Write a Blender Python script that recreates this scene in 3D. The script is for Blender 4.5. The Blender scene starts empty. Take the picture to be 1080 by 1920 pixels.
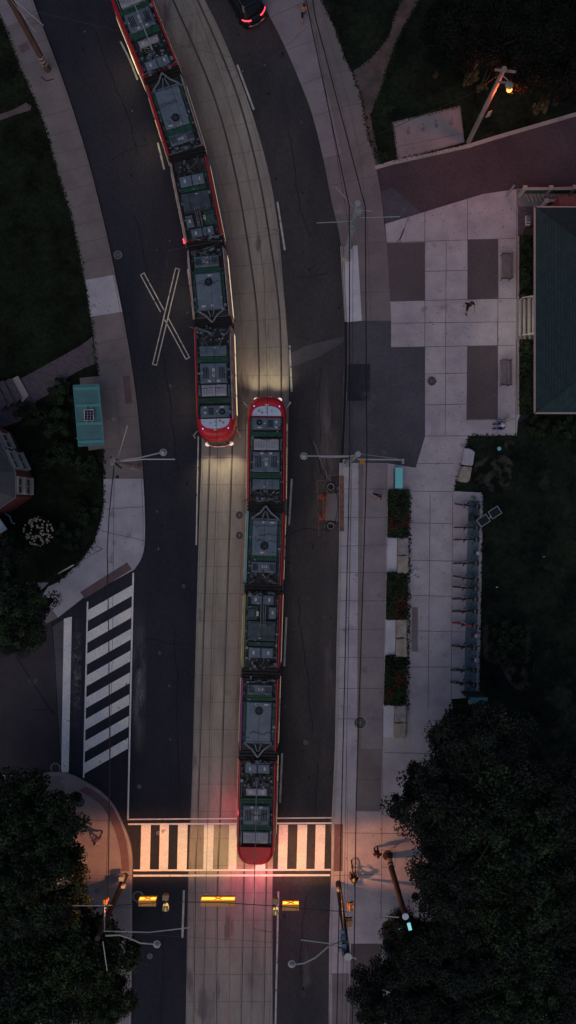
import bpy, math, random
import numpy as np
from mathutils import Vector, Matrix, Euler
R = math.radians
random.seed(7); rng = np.random.default_rng(7)
S = bpy.context.scene
COL = S.collection

# ------------------------------------------------------------------ camera
HC = 55.0; FP = 1518.0
cam_d = bpy.data.cameras.new("camera"); cam = bpy.data.objects.new("camera", cam_d); COL.objects.link(cam)
cam.location = (0, 0, HC); cam.rotation_euler = (0, 0, 0)
cam_d.sensor_fit = 'VERTICAL'; cam_d.sensor_height = 24.0; cam_d.lens = 24.0*FP/1920.0
cam_d.clip_start = 0.5; cam_d.clip_end = 3000
S.camera = cam

# ------------------------------------------------------------------ world, sun, exposure
w = bpy.data.worlds.new("World"); S.world = w; w.use_nodes = True
nt = w.node_tree; nt.nodes.clear()
sky = nt.nodes.new('ShaderNodeTexSky'); sky.sky_type = 'NISHITA'; sky.sun_disc = False
SUN_EL, SUN_AZ = R(50), R(200)
sky.sun_elevation = SUN_EL; sky.sun_rotation = SUN_AZ
sky.air_density = 1.0; sky.dust_density = 3.0; sky.ozone_density = 1.0
bg = nt.nodes.new('ShaderNodeBackground'); bg.inputs['Strength'].default_value = 0.05
out = nt.nodes.new('ShaderNodeOutputWorld')
nt.links.new(sky.outputs[0], bg.inputs[0]); nt.links.new(bg.outputs[0], out.inputs[0])
sd = bpy.data.lights.new("sun", 'SUN'); sun = bpy.data.objects.new("sun", sd); COL.objects.link(sun)
sd.energy = 0.25; sd.angle = R(70); sd.color = (1.0, 0.62, 0.55)
sun.rotation_euler = (R(90)-SUN_EL, 0, R(180)-SUN_AZ)
S.view_settings.view_transform = 'Standard'; S.view_settings.look = 'None'
S.view_settings.exposure = 0.0; S.view_settings.gamma = 1.0; S.view_settings.use_curve_mapping = False
S.cycles.use_denoising = True
S.cycles.max_bounces = 5; S.cycles.diffuse_bounces = 2; S.cycles.glossy_bounces = 2
S.cycles.sample_clamp_indirect = 2.0

# ------------------------------------------------------------------ measuring helpers
def P(px, py, z=0.0):
    k = (HC - z)/FP
    return Vector(((px-540)*k, -(py-960)*k, z))
def P2(p, z=0.0):
    v = P(p[0], p[1], z); return (v.x, v.y)
def lin(c):
    c /= 255.0
    return c/12.92 if c <= 0.04045 else ((c+0.055)/1.055)**2.4
KA = (0.305, 0.262, 0.282)            # how bright a white ground is under this evening sky
def C(r, g, b):
    return tuple(min(0.85, lin(v)/k) for v, k in zip((r, g, b), KA))
def spl(pts, n=5):
    if len(pts) < 3: return list(pts)
    o = []; q = [pts[0]] + list(pts) + [pts[-1]]
    for i in range(1, len(q)-2):
        a, b, c, d = [np.array(x, float) for x in q[i-1:i+3]]
        for j in range(n):
            t = j/n
            o.append(tuple(0.5*((2*b) + (-a+c)*t + (2*a-5*b+4*c-d)*t*t + (-a+3*b-3*c+d)*t**3)))
    o.append(tuple(float(v) for v in q[-2]))
    return o

# ------------------------------------------------------------------ materials
def mat(name, c, rough=0.8, metal=0.0, c2=None, scale=1.0, detail=6, bump=0.0, bscale=30.0, fine=0.0, fscale=14.0,
        emit=None, es=0.0, world=True, stretch=None, lo=0.35, hi=0.65, alpha=None, blotch=None):
    m = bpy.data.materials.new(name); m.use_nodes = True
    t = m.node_tree; b = t.nodes['Principled BSDF']
    b.inputs['Roughness'].default_value = rough; b.inputs['Metallic'].default_value = metal
    b.inputs['Base Color'].default_value = (*c, 1)
    if rough > 0.7: b.inputs['Specular IOR Level'].default_value = 0.12 if rough < 0.94 else 0.0
    L = t.links.new
    if c2 or fine or bump or blotch:
        if world:
            g = t.nodes.new('ShaderNodeNewGeometry'); src = g.outputs['Position']
        else:
            g = t.nodes.new('ShaderNodeTexCoord'); src = g.outputs['Object']
        if stretch:
            mp = t.nodes.new('ShaderNodeMapping'); mp.inputs['Scale'].default_value = stretch
            L(src, mp.inputs[0]); src = mp.outputs[0]
    col = None
    if c2:
        n = t.nodes.new('ShaderNodeTexNoise'); n.inputs['Scale'].default_value = scale; n.inputs['Detail'].default_value = detail
        n.inputs['Roughness'].default_value = 0.62
        L(src, n.inputs['Vector'])
        r = t.nodes.new('ShaderNodeValToRGB'); r.color_ramp.elements[0].position = lo; r.color_ramp.elements[1].position = hi
        r.color_ramp.elements[0].color = (*c, 1); r.color_ramp.elements[1].color = (*c2, 1)
        L(n.outputs[0], r.inputs[0]); col = r.outputs[0]
    if blotch:                      # stains with a shape of their own: (colour, scale, threshold)
        bc, bs, bt = blotch
        n = t.nodes.new('ShaderNodeTexNoise'); n.inputs['Scale'].default_value = bs; n.inputs['Detail'].default_value = 8
        L(src, n.inputs['Vector'])
        r = t.nodes.new('ShaderNodeValToRGB'); r.color_ramp.elements[0].position = bt; r.color_ramp.elements[1].position = bt+0.06
        L(n.outputs[0], r.inputs[0])
        mx = t.nodes.new('ShaderNodeMixRGB'); mx.inputs[2].default_value = (*bc, 1)
        if col: L(col, mx.inputs[1])
        else: mx.inputs[1].default_value = (*c, 1)
        L(r.outputs[0], mx.inputs[0]); col = mx.outputs[0]
    if fine:
        n = t.nodes.new('ShaderNodeTexNoise'); n.inputs['Scale'].default_value = fscale; n.inputs['Detail'].default_value = 4
        n.inputs['Roughness'].default_value = 0.8
        L(src, n.inputs['Vector'])
        mr = t.nodes.new('ShaderNodeMapRange'); mr.inputs[1].default_value = 0.3; mr.inputs[2].default_value = 0.7
        mr.inputs[3].default_value = 1-fine; mr.inputs[4].default_value = 1+fine
        L(n.outputs[0], mr.inputs[0])
        mx = t.nodes.new('ShaderNodeMixRGB'); mx.blend_type = 'MULTIPLY'; mx.inputs[0].default_value = 1
        if col: L(col, mx.inputs[1])
        else: mx.inputs[1].default_value = (*c, 1)
        L(mr.outputs[0], mx.inputs[2]); col = mx.outputs[0]
    if col: L(col, b.inputs['Base Color'])
    if bump:
        n = t.nodes.new('ShaderNodeTexNoise'); n.inputs['Scale'].default_value = bscale; n.inputs['Detail'].default_value = 3
        L(src, n.inputs['Vector'])
        bp = t.nodes.new('ShaderNodeBump'); bp.inputs['Strength'].default_value = bump; bp.inputs['Distance'].default_value = 0.03
        L(n.outputs[0], bp.inputs['Height']); L(bp.outputs[0], b.inputs['Normal'])
    if emit:
        b.inputs['Emission Color'].default_value = (*emit, 1); b.inputs['Emission Strength'].default_value = es
    if alpha is not None:
        b.inputs['Alpha'].default_value = alpha
    return m

def asphalt(name, a, b_, **k):
    return mat(name, C(*a), 0.85, c2=C(*b_), scale=0.22, fine=0.28, fscale=9.0, bump=0.4, bscale=25, **k)
def concrete(name, a, b_=None, **k):
    b_ = b_ or tuple(v*1.12 for v in a)
    return mat(name, C(*a), 0.9, c2=C(*b_), scale=0.55, fine=0.11, fscale=7.0, bump=0.15, bscale=40, **k)

M = {}
M['soil'] = mat('soil', C(24, 22, 22), 0.95, c2=C(16, 18, 15), scale=0.4)
M['road_left'] = asphalt('road_left', (18, 19, 28), (28, 27, 35), stretch=(1, .35, 1))
M['road_right'] = asphalt('road_right', (26, 26, 31), (42, 38, 43), stretch=(1, .35, 1), blotch=(C(52, 47, 52), 0.35, 0.64))
M['patch'] = asphalt('asphalt_patch', (40, 38, 46), (56, 52, 58), blotch=(C(66, 60, 66), 0.4, 0.62))
M['apron'] = asphalt('apron_asphalt', (40, 38, 47), (50, 47, 56), blotch=(C(66, 62, 68), 0.35, 0.67))
M['lane'] = asphalt('lane_asphalt', (38, 31, 38), (47, 38, 45))
M['side_street'] = asphalt('side_street', (28, 24, 32), (38, 34, 40), blotch=(C(52, 48, 54), 0.5, 0.66))
M['brown_panel'] = asphalt('brown_panel', (48, 41, 47), (56, 49, 55))
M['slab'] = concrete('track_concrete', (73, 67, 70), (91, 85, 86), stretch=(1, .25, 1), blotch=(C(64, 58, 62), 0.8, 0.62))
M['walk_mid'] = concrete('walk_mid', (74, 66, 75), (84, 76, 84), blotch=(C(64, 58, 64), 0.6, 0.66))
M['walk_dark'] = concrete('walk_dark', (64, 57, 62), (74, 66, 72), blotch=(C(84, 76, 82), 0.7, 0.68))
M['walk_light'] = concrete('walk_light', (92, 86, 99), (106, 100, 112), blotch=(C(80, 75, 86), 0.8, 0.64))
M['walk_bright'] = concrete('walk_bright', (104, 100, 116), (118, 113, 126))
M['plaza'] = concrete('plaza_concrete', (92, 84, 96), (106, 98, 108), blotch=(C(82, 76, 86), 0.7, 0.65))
M['joint'] = mat('joint', C(56, 51, 57), 0.95)
M['joint_soft'] = mat('joint_soft', C(62, 56, 60), 0.95)
M['slab_joint'] = mat('slab_joint', C(57, 52, 53), .95, c2=C(66, 60, 60), scale=.8)
M['kerb'] = concrete('kerb_concrete', (84, 78, 84), (100, 92, 98))
M['paint'] = mat('road_paint', C(122, 120, 132), 0.8, c2=C(156, 154, 164), scale=0.8, fine=0.2, fscale=9, blotch=(C(88, 84, 92), 1.6, 0.64))
M['paint_worn'] = mat('road_paint_worn', C(92, 88, 94), 0.8, c2=C(112, 108, 112), scale=1.5, fine=0.2, blotch=(C(60, 56, 62), 2.2, 0.60))
M['rail'] = mat('rail_steel', (0.10, 0.095, 0.10), 0.45, 0.7, c2=(0.2, 0.19, 0.19), scale=0.3)
M['groove'] = mat('rail_groove', (0.02, 0.02, 0.022), 0.9)
M['rust_line'] = mat('rust_seam', C(104, 66, 48), 0.9, c2=C(74, 60, 56), scale=0.4)
M['tactile'] = mat('tactile_plate', C(56, 43, 50), 0.9, fine=0.2, c2=C(63, 49, 56), scale=2)
M['grass'] = mat('lawn_grass', C(8, 10, 8), 0.95, c2=C(18, 21, 16), scale=0.5, detail=10, fine=0.55, fscale=5, bump=0.8, bscale=8, blotch=(C(36, 34, 30), 0.22, 0.72))
M['grass_park'] = mat('park_grass', C(8, 10, 10), 0.95, c2=C(18, 22, 18), scale=0.45, detail=10, fine=0.5, fscale=4, bump=0.8, bscale=8, blotch=(C(25, 25, 23), 0.3, 0.60))
M['dirt'] = mat('bare_dirt', C(62, 50, 54), 0.95, c2=C(44, 38, 40), scale=0.8, fine=0.3)
M['brick_path'] = None
def brick_mat(name, c1, c2, mc, sx, rot=0.0, bw=0.5, rh=0.25):
    m = bpy.data.materials.new(name); m.use_nodes = True; t = m.node_tree; b = t.nodes['Principled BSDF']
    b.inputs['Roughness'].default_value = 0.9
    g = t.nodes.new('ShaderNodeNewGeometry'); mp = t.nodes.new('ShaderNodeMapping'); mp.inputs['Rotation'].default_value = (0, 0, rot)
    br = t.nodes.new('ShaderNodeTexBrick'); br.inputs['Scale'].default_value = sx
    br.inputs['Color1'].default_value = (*c1, 1); br.inputs['Color2'].default_value = (*c2, 1); br.inputs['Mortar'].default_value = (*mc, 1)
    br.inputs['Mortar Size'].default_value = 0.02; br.inputs['Brick Width'].default_value = bw; br.inputs['Row Height'].default_value = rh
    t.links.new(g.outputs['Position'], mp.inputs[0]); t.links.new(mp.outputs[0], br.inputs[0]); t.links.new(br.outputs[0], b.inputs['Base Color'])
    return m
M['brick_path'] = brick_mat('brick_paving', C(58, 49, 58), C(46, 39, 48), C(28, 24, 30), 2.2, R(28))
M['brick_wall'] = mat('brick_wall', C(70, 36, 38), 0.9, c2=C(52, 28, 32), scale=6, fine=0.3)

M['roof_grey'] = mat('grey_roof', C(38, 38, 46), 0.9, fine=0.25, c2=C(46, 45, 52), scale=1)
M['trim_white'] = mat('white_trim', C(96, 88, 90), 0.8)
M['trim_dull'] = mat('dull_trim', C(96, 84, 88), 0.8, fine=0.15)
M['cream'] = mat('cream_timber', C(92, 86, 88), 0.8, c2=C(80, 74, 76), scale=3)
M['dark'] = mat('dark_gap', (0.012, 0.011, 0.013), 0.9)
M['black'] = mat('black_rubber', (0.006, 0.006, 0.008), 0.7)
M['glass_dark'] = mat('dark_glass', (0.01, 0.012, 0.015), 0.08)
M['red'] = mat('tram_red', (0.66, 0.014, 0.03), 0.42, c2=(0.48, 0.012, 0.025), scale=1.1, fine=0.15)
M['edge_teal'] = mat('edge_teal', C(66, 96, 106), .5)
M['edge_olive'] = mat('edge_olive', C(98, 92, 52), .5)
M['edge_plum'] = mat('edge_plum', C(92, 30, 72), .5)
M['edge_pale'] = mat('edge_pale', C(112, 98, 100), .5, c2=C(84, 62, 66), scale=2.5)
M['tram_white'] = mat('tram_white', (0.46, 0.42, 0.42), 0.35)
M['tram_well'] = mat('tram_well', (0.012, 0.016, 0.017), 0.7, c2=(0.03, 0.034, 0.036), scale=4, world=False)
M['tram_grey'] = mat('tram_grey', C(48, 55, 67), 0.6, c2=C(58, 64, 77), scale=1.2, fine=0.08, fscale=10, blotch=(C(44, 48, 58), 1.3, 0.66))
M['tram_slate'] = mat('tram_slate', C(40, 48, 60), 0.55, c2=C(54, 60, 72), scale=2.2, fine=0.14, blotch=(C(30, 34, 42), 1.8, 0.62))
M['tram_light'] = mat('tram_light_box', C(96, 92, 102), 0.55, c2=C(80, 78, 90), scale=3, fine=0.12)
M['tram_green'] = mat('tram_green', C(16, 48, 38), 0.7, c2=C(12, 32, 29), scale=5, fine=0.15)
M['tram_dark'] = mat('tram_dark_box', C(24, 30, 38), 0.6, c2=C(36, 42, 52), scale=2.5)
M['slot'] = mat('louvre_slot', (0.008, 0.009, 0.012), 0.9)
M['label'] = mat('sticker_white', (0.52, 0.5, 0.5), 0.7)
M['label_red'] = mat('sticker_red', (0.45, 0.16, 0.15), 0.7)
M['cap'] = mat('tram_cap_grey', C(114, 120, 144), 0.4, c2=C(104, 110, 132), scale=2)
M['steel'] = mat('steel_bits', C(70, 70, 78), 0.55, 0.3)
M['galv'] = mat('galvanised', C(92, 90, 97), 0.5, 0.3, fine=0.12)
M['galv_dark'] = mat('weathered_steel', C(84, 84, 92), 0.6, 0.3, fine=0.25, fscale=9)
M['wood'] = mat('pole_wood', C(62, 44, 42), 0.9, c2=C(42, 32, 32), scale=4, fine=0.3, stretch=(1, 1, .1))
M['wood_pale'] = mat('pale_pole_wood', C(88, 76, 76), 0.9, c2=C(66, 56, 58), scale=4, fine=0.25, stretch=(1, 1, .1))
M['wood_dark'] = mat('dark_pole_wood', C(42, 32, 33), 0.9, c2=C(30, 24, 26), scale=4, fine=0.3, stretch=(1, 1, .1))
M['cable'] = mat('cable_black', (0.008, 0.008, 0.01), 0.6)
M['wire'] = mat('wire_grey', (0.07, 0.07, 0.075), 0.4, 0.5)
M['tarmac_black'] = mat('cast_iron', (0.018, 0.017, 0.02), 0.7, c2=(0.04, 0.038, 0.042), scale=9, fine=0.3)
M['orange'] = mat('barrier_orange', (0.34, 0.075, 0.045), 0.7, c2=(0.22, 0.07, 0.05), scale=3)
M['orange_paint'] = mat('orange_spray', C(84, 54, 49), 0.8, c2=C(50, 43, 46), scale=3.5, fine=0.4)
M['yellow'] = mat('signal_yellow', (0.5, 0.2, 0.03), 0.5)
M['beige'] = mat('beacon_beige', (0.42, 0.30, 0.16), 0.5)
M['teal'] = mat('teal_glass', C(34, 58, 66), 0.45, c2=C(42, 68, 74), scale=0.8)
M['teal_rib'] = mat('teal_rib', C(42, 80, 86), 0.7)
M['teal_bright'] = mat('teal_panel', C(66, 120, 128), 0.6)
M['pv'] = mat('solar_cells', (0.012, 0.018, 0.05), 0.2)
M['pv_black'] = mat('solar_black', (0.010, 0.010, 0.016), 0.25)
M['dock_plate'] = mat('dock_plate', C(40, 50, 62), 0.7, c2=C(50, 60, 72), scale=0.8, fine=0.1)
M['bike_black'] = mat('bike_black', (0.012, 0.011, 0.014), 0.4)
M['bike_red'] = mat('bike_red', (0.30, 0.02, 0.035), 0.4)
M['bike_redb'] = mat('bike_bright_red', (0.6, 0.02, 0.04), 0.4)
M['tyre'] = mat('tyre', (0.012, 0.012, 0.013), 0.8)
M['bench_wood'] = mat('bench_wood', C(74, 66, 72), 0.9, c2=C(62, 55, 60), scale=4)
M['dirt_patch'] = mat('dirt_patch', C(10, 12, 10), 0.95, c2=C(42, 38, 40), scale=1.3, detail=10, lo=.46, hi=.66, fine=.4, bump=.6, bscale=8)
M['stone'] = mat('stone_block', C(96, 88, 94), 0.9, c2=C(72, 66, 72), scale=2.5, fine=0.25, bump=0.7, bscale=6)
M['stone_warm'] = mat('stone_warm', C(98, 88, 86), 0.9, c2=C(80, 72, 72), scale=2.0, fine=0.25, bump=0.7, bscale=6)
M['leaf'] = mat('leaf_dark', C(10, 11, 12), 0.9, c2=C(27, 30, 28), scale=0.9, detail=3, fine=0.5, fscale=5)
M['leaf_lit'] = mat('leaf_lamplit', (.07, .08, .045), 0.9, c2=(.14, .13, .07), scale=3)  # paler leaf copy: lamplight on the bushes put into the colour
M['leaf_vignette'] = mat('leaf_vignette', C(6, 7, 8), 0.9, c2=C(14, 15, 15), scale=0.9, detail=3, fine=0.4, fscale=5)  # darker leaf copy: vignette of the top right corner put into the colour
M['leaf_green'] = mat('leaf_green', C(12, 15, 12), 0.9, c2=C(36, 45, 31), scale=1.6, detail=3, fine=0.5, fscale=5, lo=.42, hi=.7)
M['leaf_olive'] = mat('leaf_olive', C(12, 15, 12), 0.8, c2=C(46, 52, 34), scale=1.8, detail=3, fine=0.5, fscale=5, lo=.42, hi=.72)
M['leaf_shrub'] = mat('leaf_shrub', C(11, 14, 12), 0.9, c2=C(26, 34, 24), scale=1.4, detail=3, fine=0.5)
M['bark'] = mat('bark', C(40, 32, 30), 0.95, fine=0.3)
M['flower_red'] = mat('flower_red', (0.20, 0.035, 0.02), 0.9, c2=(0.10, 0.02, 0.015), scale=6)
M['flower_white'] = mat('flower_white', (0.55, 0.5, 0.4), 0.8)
M['skin'] = mat('skin', (0.34, 0.19, 0.14), 0.6)
M['hair_dark'] = mat('hair_dark', (0.015, 0.011, 0.01), 0.7)
M['hair_brown'] = mat('hair_brown', (0.05, 0.03, 0.02), 0.7)
M['helmet_lime'] = mat('helmet_lime', (0.42, 0.48, 0.10), 0.5)
M['car'] = mat('car_black', (0.008, 0.012, 0.015), 0.12)
M['chrome'] = mat('chrome', (0.4, 0.4, 0.42), 0.2, 0.9)
def em(name, c, s, base=(0.02, 0.02, 0.02)): return mat(name, base, 0.4, emit=c, es=s)
M['e_tail'] = em('tail_glow', (1, 0.04, 0.06), 3.5)
M['e_head'] = em('head_glow', (1, 0.72, 0.62), 0.9)
M['e_red'] = em('red_band_glow', (1, 0.05, 0.03), 0.8, (0.4, 0.02, 0.02))
M['e_blue'] = em('marker_glow', (0.25, 0.3, 1), 3.0)
M['e_amber'] = em('crossover_glow', (1, 0.24, 0.012), 1.8)
M['e_amber_hi'] = em('crossover_core', (1, 0.55, 0.05), 2.4)
M['e_door'] = em('door_glow', (1, 0.72, 0.34), 1.6)
M['e_door_dim'] = em('door_glow_dim', (1, 0.8, 0.6), 0.22)
M['e_win'] = em('window_glow', (1, 0.72, 0.42), 0.85, (0.02, 0.02, 0.02))
M['e_sodium'] = em('sodium_glow', (1, 0.17, 0.03), 6)
M['e_cyan'] = em('cyan_glow', (0.3, 0.85, .9), .75)
M['e_lid'] = em('lid_glow', (1, .45, .06), .10, (.30, .15, .04))
M['e_beacon'] = em('beacon_glow', (1, 0.6, 0.16), 0.9)

M['shingle_green'] = brick_mat('green_shingle', C(12, 25, 30), C(17, 31, 35), C(7, 15, 19), 1.6, R(90), .55, .26)
# ------------------------------------------------------------------ mesh builder
class MB:
    def __init__(s): s.v = []; s.f = []; s.m = []; s.mats = []; s.T = None
    def mi(s, m):
        m = M[m] if isinstance(m, str) else m
        if m not in s.mats: s.mats.append(m)
        return s.mats.index(m)
    def add(s, vs, fs, m):
        k = len(s.v); i = s.mi(m)
        for p in vs:
            p = Vector(p)
            if s.T is not None: p = s.T @ p if isinstance(s.T, Matrix) else Vector(s.T(*p))
            s.v.append(tuple(p))
        for f in fs: s.f.append([k+a for a in f]); s.m.append(i)
        return s
    def box(s, c, d, m, rz=0.0, top=None, rx=0.0, ry=0.0):
        # top: scale of the upper face (bevel-like taper)
        x, y, z = d[0]/2, d[1]/2, d[2]/2; t = top if top is not None else 1.0
        vs = [(-x, -y, -z), (x, -y, -z), (x, y, -z), (-x, y, -z), (-x*t, -y*t, z), (x*t, -y*t, z), (x*t, y*t, z), (-x*t, y*t, z)]
        e = Euler((rx, ry, rz)).to_matrix(); c = Vector(c)
        vs = [c + e @ Vector(p) for p in vs]
        return s.add(vs, [(3, 2, 1, 0), (4, 5, 6, 7), (0, 1, 5, 4), (1, 2, 6, 5), (2, 3, 7, 6), (3, 0, 4, 7)], m)
    def rbox(s, c, d, m, r=0.05, rz=0.0):
        # box with rounded vertical edges and a small top chamfer
        pts = []
        x, y = d[0]/2, d[1]/2
        for cx, cy, a0 in ((x-r, y-r, 0), (-x+r, y-r, 90), (-x+r, -y+r, 180), (x-r, -y+r, 270)):
            for k in range(3):
                a = R(a0+k*45); pts.append((cx+r*math.cos(a), cy+r*math.sin(a)))
        cs, sn = math.cos(rz), math.sin(rz); ch = min(0.03, d[2]*.3)
        rings = []
        for sc, z in ((1, -d[2]/2), (1, d[2]/2-ch), (1-2*ch/max(d[0], d[1]), d[2]/2)):
            rings.append([(c[0]+(px*cs-py*sn)*sc, c[1]+(px*sn+py*cs)*sc, c[2]+z) for px, py in pts])
        n = len(pts); vs = [p for r_ in rings for p in r_]
        fs = [list(range(n))[::-1], list(range(2*n, 3*n))]
        for k in range(2):
            for i in range(n):
                j = (i+1) % n; fs.append((k*n+i, k*n+j, (k+1)*n+j, (k+1)*n+i))
        return s.add(vs, fs, m)
    def prism(s, poly, z0, z1, m, side=None):
        a = sum(poly[i][0]*poly[(i+1) % len(poly)][1]-poly[(i+1) % len(poly)][0]*poly[i][1] for i in range(len(poly)))
        if a < 0: poly = poly[::-1]
        n = len(poly)
        vs = [(p[0], p[1], z0) for p in poly]+[(p[0], p[1], z1) for p in poly]
        s.add(vs, [list(range(n, 2*n))], m)
        s.add(vs, [(i, (i+1) % n, n+(i+1) % n, n+i) for i in range(n)], side or m)
        return s
    def sheet(s, poly, z, m):
        a = sum(poly[i][0]*poly[(i+1) % len(poly)][1]-poly[(i+1) % len(poly)][0]*poly[i][1] for i in range(len(poly)))
        if a < 0: poly = poly[::-1]
        return s.add([(p[0], p[1], z) for p in poly], [list(range(len(poly)))], m)
    def strip(s, pts, wd, z, m):
        # flat ribbon along 2D pts
        pts = [Vector((p[0], p[1])) for p in pts]; L_ = []
        for i, p in enumerate(pts):
            d = (pts[min(i+1, len(pts)-1)]-pts[max(i-1, 0)]).normalized(); n = Vector((-d.y, d.x))*wd/2
            L_ += [(p.x-n.x, p.y-n.y, z), (p.x+n.x, p.y+n.y, z)]
        return s.add(L_, [(2*i, 2*i+2, 2*i+3, 2*i+1) for i in range(len(pts)-1)], m)
    def tube(s, pts, r, m, n=8, cap=True):
        pts = [Vector(p) for p in pts]
        if not isinstance(r, (list, tuple)): r = [r]*len(pts)
        vs = []
        for i, p in enumerate(pts):
            d = (pts[min(i+1, len(pts)-1)]-pts[max(i-1, 0)])
            d = d.normalized() if d.length > 1e-9 else Vector((0, 0, 1))
            u = d.cross(Vector((0, 0, 1)) if abs(d.z) < 0.9 else Vector((1, 0, 0))).normalized(); v = d.cross(u)
            for k in range(n):
                a = 2*math.pi*k/n; vs.append(p+(u*math.cos(a)+v*math.sin(a))*r[i])
        fs = [(i*n+k, i*n+(k+1) % n, (i+1)*n+(k+1) % n, (i+1)*n+k) for i in range(len(pts)-1) for k in range(n)]
        if cap: fs += [list(range(n))[::-1], list(range((len(pts)-1)*n, len(pts)*n))]
        return s.add(vs, fs, m)
    def disc(s, c, r, h, m, n=20, r2=None):
        return s.tube([c, (c[0], c[1], c[2]+h)], [r, r2 if r2 is not None else r], m, n)
    def ring(s, c, r0, r1, m, n=28):
        vs = []
        for k in range(n):
            a = 2*math.pi*k/n
            vs += [(c[0]+r0*math.cos(a), c[1]+r0*math.sin(a), c[2]), (c[0]+r1*math.cos(a), c[1]+r1*math.sin(a), c[2])]
        return s.add(vs, [(2*k, 2*k+1, (2*k+3) % (2*n), (2*k+2) % (2*n)) for k in range(n)], m)
    def torus(s, c, r, t, m, axis='y', n=20, k=6, lean=0.0):
        pts = []
        for i in range(n+1):
            a = 2*math.pi*i/n
            p = (r*math.cos(a), 0, r*math.sin(a)) if axis == 'y' else (r*math.cos(a), r*math.sin(a), 0)
            pts.append((c[0]+p[0], c[1]+p[1]+lean*p[2], c[2]+p[2]))
        return s.tube(pts, t, m, k, cap=False)
    def ball(s, c, r, m, n=8, k=6, half=False):
        if not isinstance(r, (tuple, list)): r = (r, r, r)
        vs = []; fs = []
        lo = 0 if half else -math.pi/2
        for i in range(k+1):
            a = lo+(math.pi/2-lo)*i/k
            for j in range(n):
                b = 2*math.pi*j/n
                vs.append((c[0]+r[0]*math.cos(a)*math.cos(b), c[1]+r[1]*math.cos(a)*math.sin(b), c[2]+r[2]*math.sin(a)))
        for i in range(k):
            for j in range(n): fs.append((i*n+j, i*n+(j+1) % n, (i+1)*n+(j+1) % n, (i+1)*n+j))
        return s.add(vs, fs, m)
    def build(s, name, parent=None, smooth=False, local=False):
        root = parent
        while root is not None and root.parent is not None: root = root.parent
        v = s.v
        if root is not None and not local:
            inv = root.matrix_basis.inverted() if root is not None else None
            v = [tuple(inv @ Vector(p)) for p in v]
        me = bpy.data.meshes.new(name); me.from_pydata(v, [], s.f)
        for m in s.mats: me.materials.append(m)
        me.polygons.foreach_set('material_index', s.m)
        if smooth: me.polygons.foreach_set('use_smooth', [True]*len(s.f))
        me.update()
        o = bpy.data.objects.new(name, me); COL.objects.link(o)
        if parent is not None: o.parent = parent
        return o

def tag(o, label=None, cat=None, group=None, kind=None):
    if label: o['label'] = label
    if cat: o['category'] = cat
    if group: o['group'] = group
    if kind: o['kind'] = kind
    return o
def thing(name, label, cat, loc=(0, 0, 0), rz=0.0, group=None):
    o = bpy.data.objects.new(name, None); COL.objects.link(o); o.empty_display_size = 0.2
    o.location = loc; o.rotation_euler = (0, 0, rz)
    o.matrix_basis = Matrix.Translation(Vector(loc)) @ Matrix.Rotation(rz, 4, 'Z')
    return tag(o, label, cat, group)
CH = {}
def copy_tree(o, label=None, parent=None):
    c = o.copy(); COL.objects.link(c); c.parent = parent
    if label: c['label'] = label
    for ch in [x for x in list(COL.objects) if x.parent == o]: copy_tree(ch, None, c)
    return c
def struct(o): o['kind'] = 'structure'; return o
ZW = 0.12      # top of the pavements

# ------------------------------------------------------------------ ground and roads
b = MB(); b.sheet([(-400, -400), (400, -400), (400, 400), (-400, 400)], -0.03, 'soil'); struct(b.build('ground'))

LEFT_KERB = spl([(35, -90), (62, 0), (110, 129), (139, 213), (168, 310), (194, 413), (210, 484), (229, 581), (243, 660), (252, 720), (261, 795), (269, 896), (272, 960), (272, 1015), (266, 1046), (252, 1068)], 4)
RIGHT_KERB = spl([(455, -90), (490, 0), (530, 80), (560, 149), (585, 215), (606, 299), (622, 380), (636, 440), (643, 500), (646, 600), (644, 700), (641, 800), (640, 868), (636, 1000), (634, 1100), (631, 1200), (628, 1400), (622, 1530), (621, 1640), (617, 1750), (616, 1990)], 4)
SLAB_L = spl([(170, -90), (222, 20), (262, 120), (294, 210), (328, 320), (353, 420), (366, 510), (374, 620), (378, 720), (378, 850), (374, 960), (368, 1170), (362, 1400), (358, 1520), (353, 1650), (347, 1990)], 4)
SLAB_R = spl([(340, -90), (384, 0), (405, 42), (433, 106), (461, 179), (483, 246), (507, 338), (523, 440), (533, 560), (540, 650), (541, 760), (538, 950), (531, 1100), (525, 1260), (519, 1400), (514, 1550), (511, 1650), (511, 1990)], 4)
def at_y(line, y):
    for a, b_ in zip(line, line[1:]):
        if a[1] <= y <= b_[1]:
            t = (y-a[1])/(b_[1]-a[1]+1e-9); return a[0]+(b_[0]-a[0])*t
    return line[0][0] if y < line[0][1] else line[-1][0]
def W(pts, z=0.0): return [P2(p, z) for p in pts]

b = MB()
b.sheet(W([(-1100, -1500), (2200, -1500), (2200, 3400), (-1100, 3400)]), -0.004, 'road_left')
b.sheet(W([(-500, 1165), (95, 1165), (98, 1175), (113, 1440), (60, 1452), (-500, 1452)]), 0.002, 'side_street')
rr = [p for p in SLAB_R] + [p for p in RIGHT_KERB[::-1]]
b.sheet(W(rr), 0.002, 'road_right')
b.sheet(W([(541, 690), (641, 670), (640, 800), (640, 1000), (634, 1060), (600, 1120), (600, 1400), (560, 1520), (519, 1520), (525, 1260), (538, 950)]), 0.006, M['road_right'])
b.sheet(W([(98, 1175), (130, 1155), (124, 1449), (113, 1440)]), 0.003, 'patch')
b.strip(W(spl([(97, 1168), (103, 1240), (108, 1340), (114, 1446)])), 0.05, 0.006, 'groove')
b.sheet(W([(540, 665), (575, 648), (648, 630), (645, 640), (600, 668), (541, 690)]), 0.008, 'patch')
struct(b.build('road'))

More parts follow.
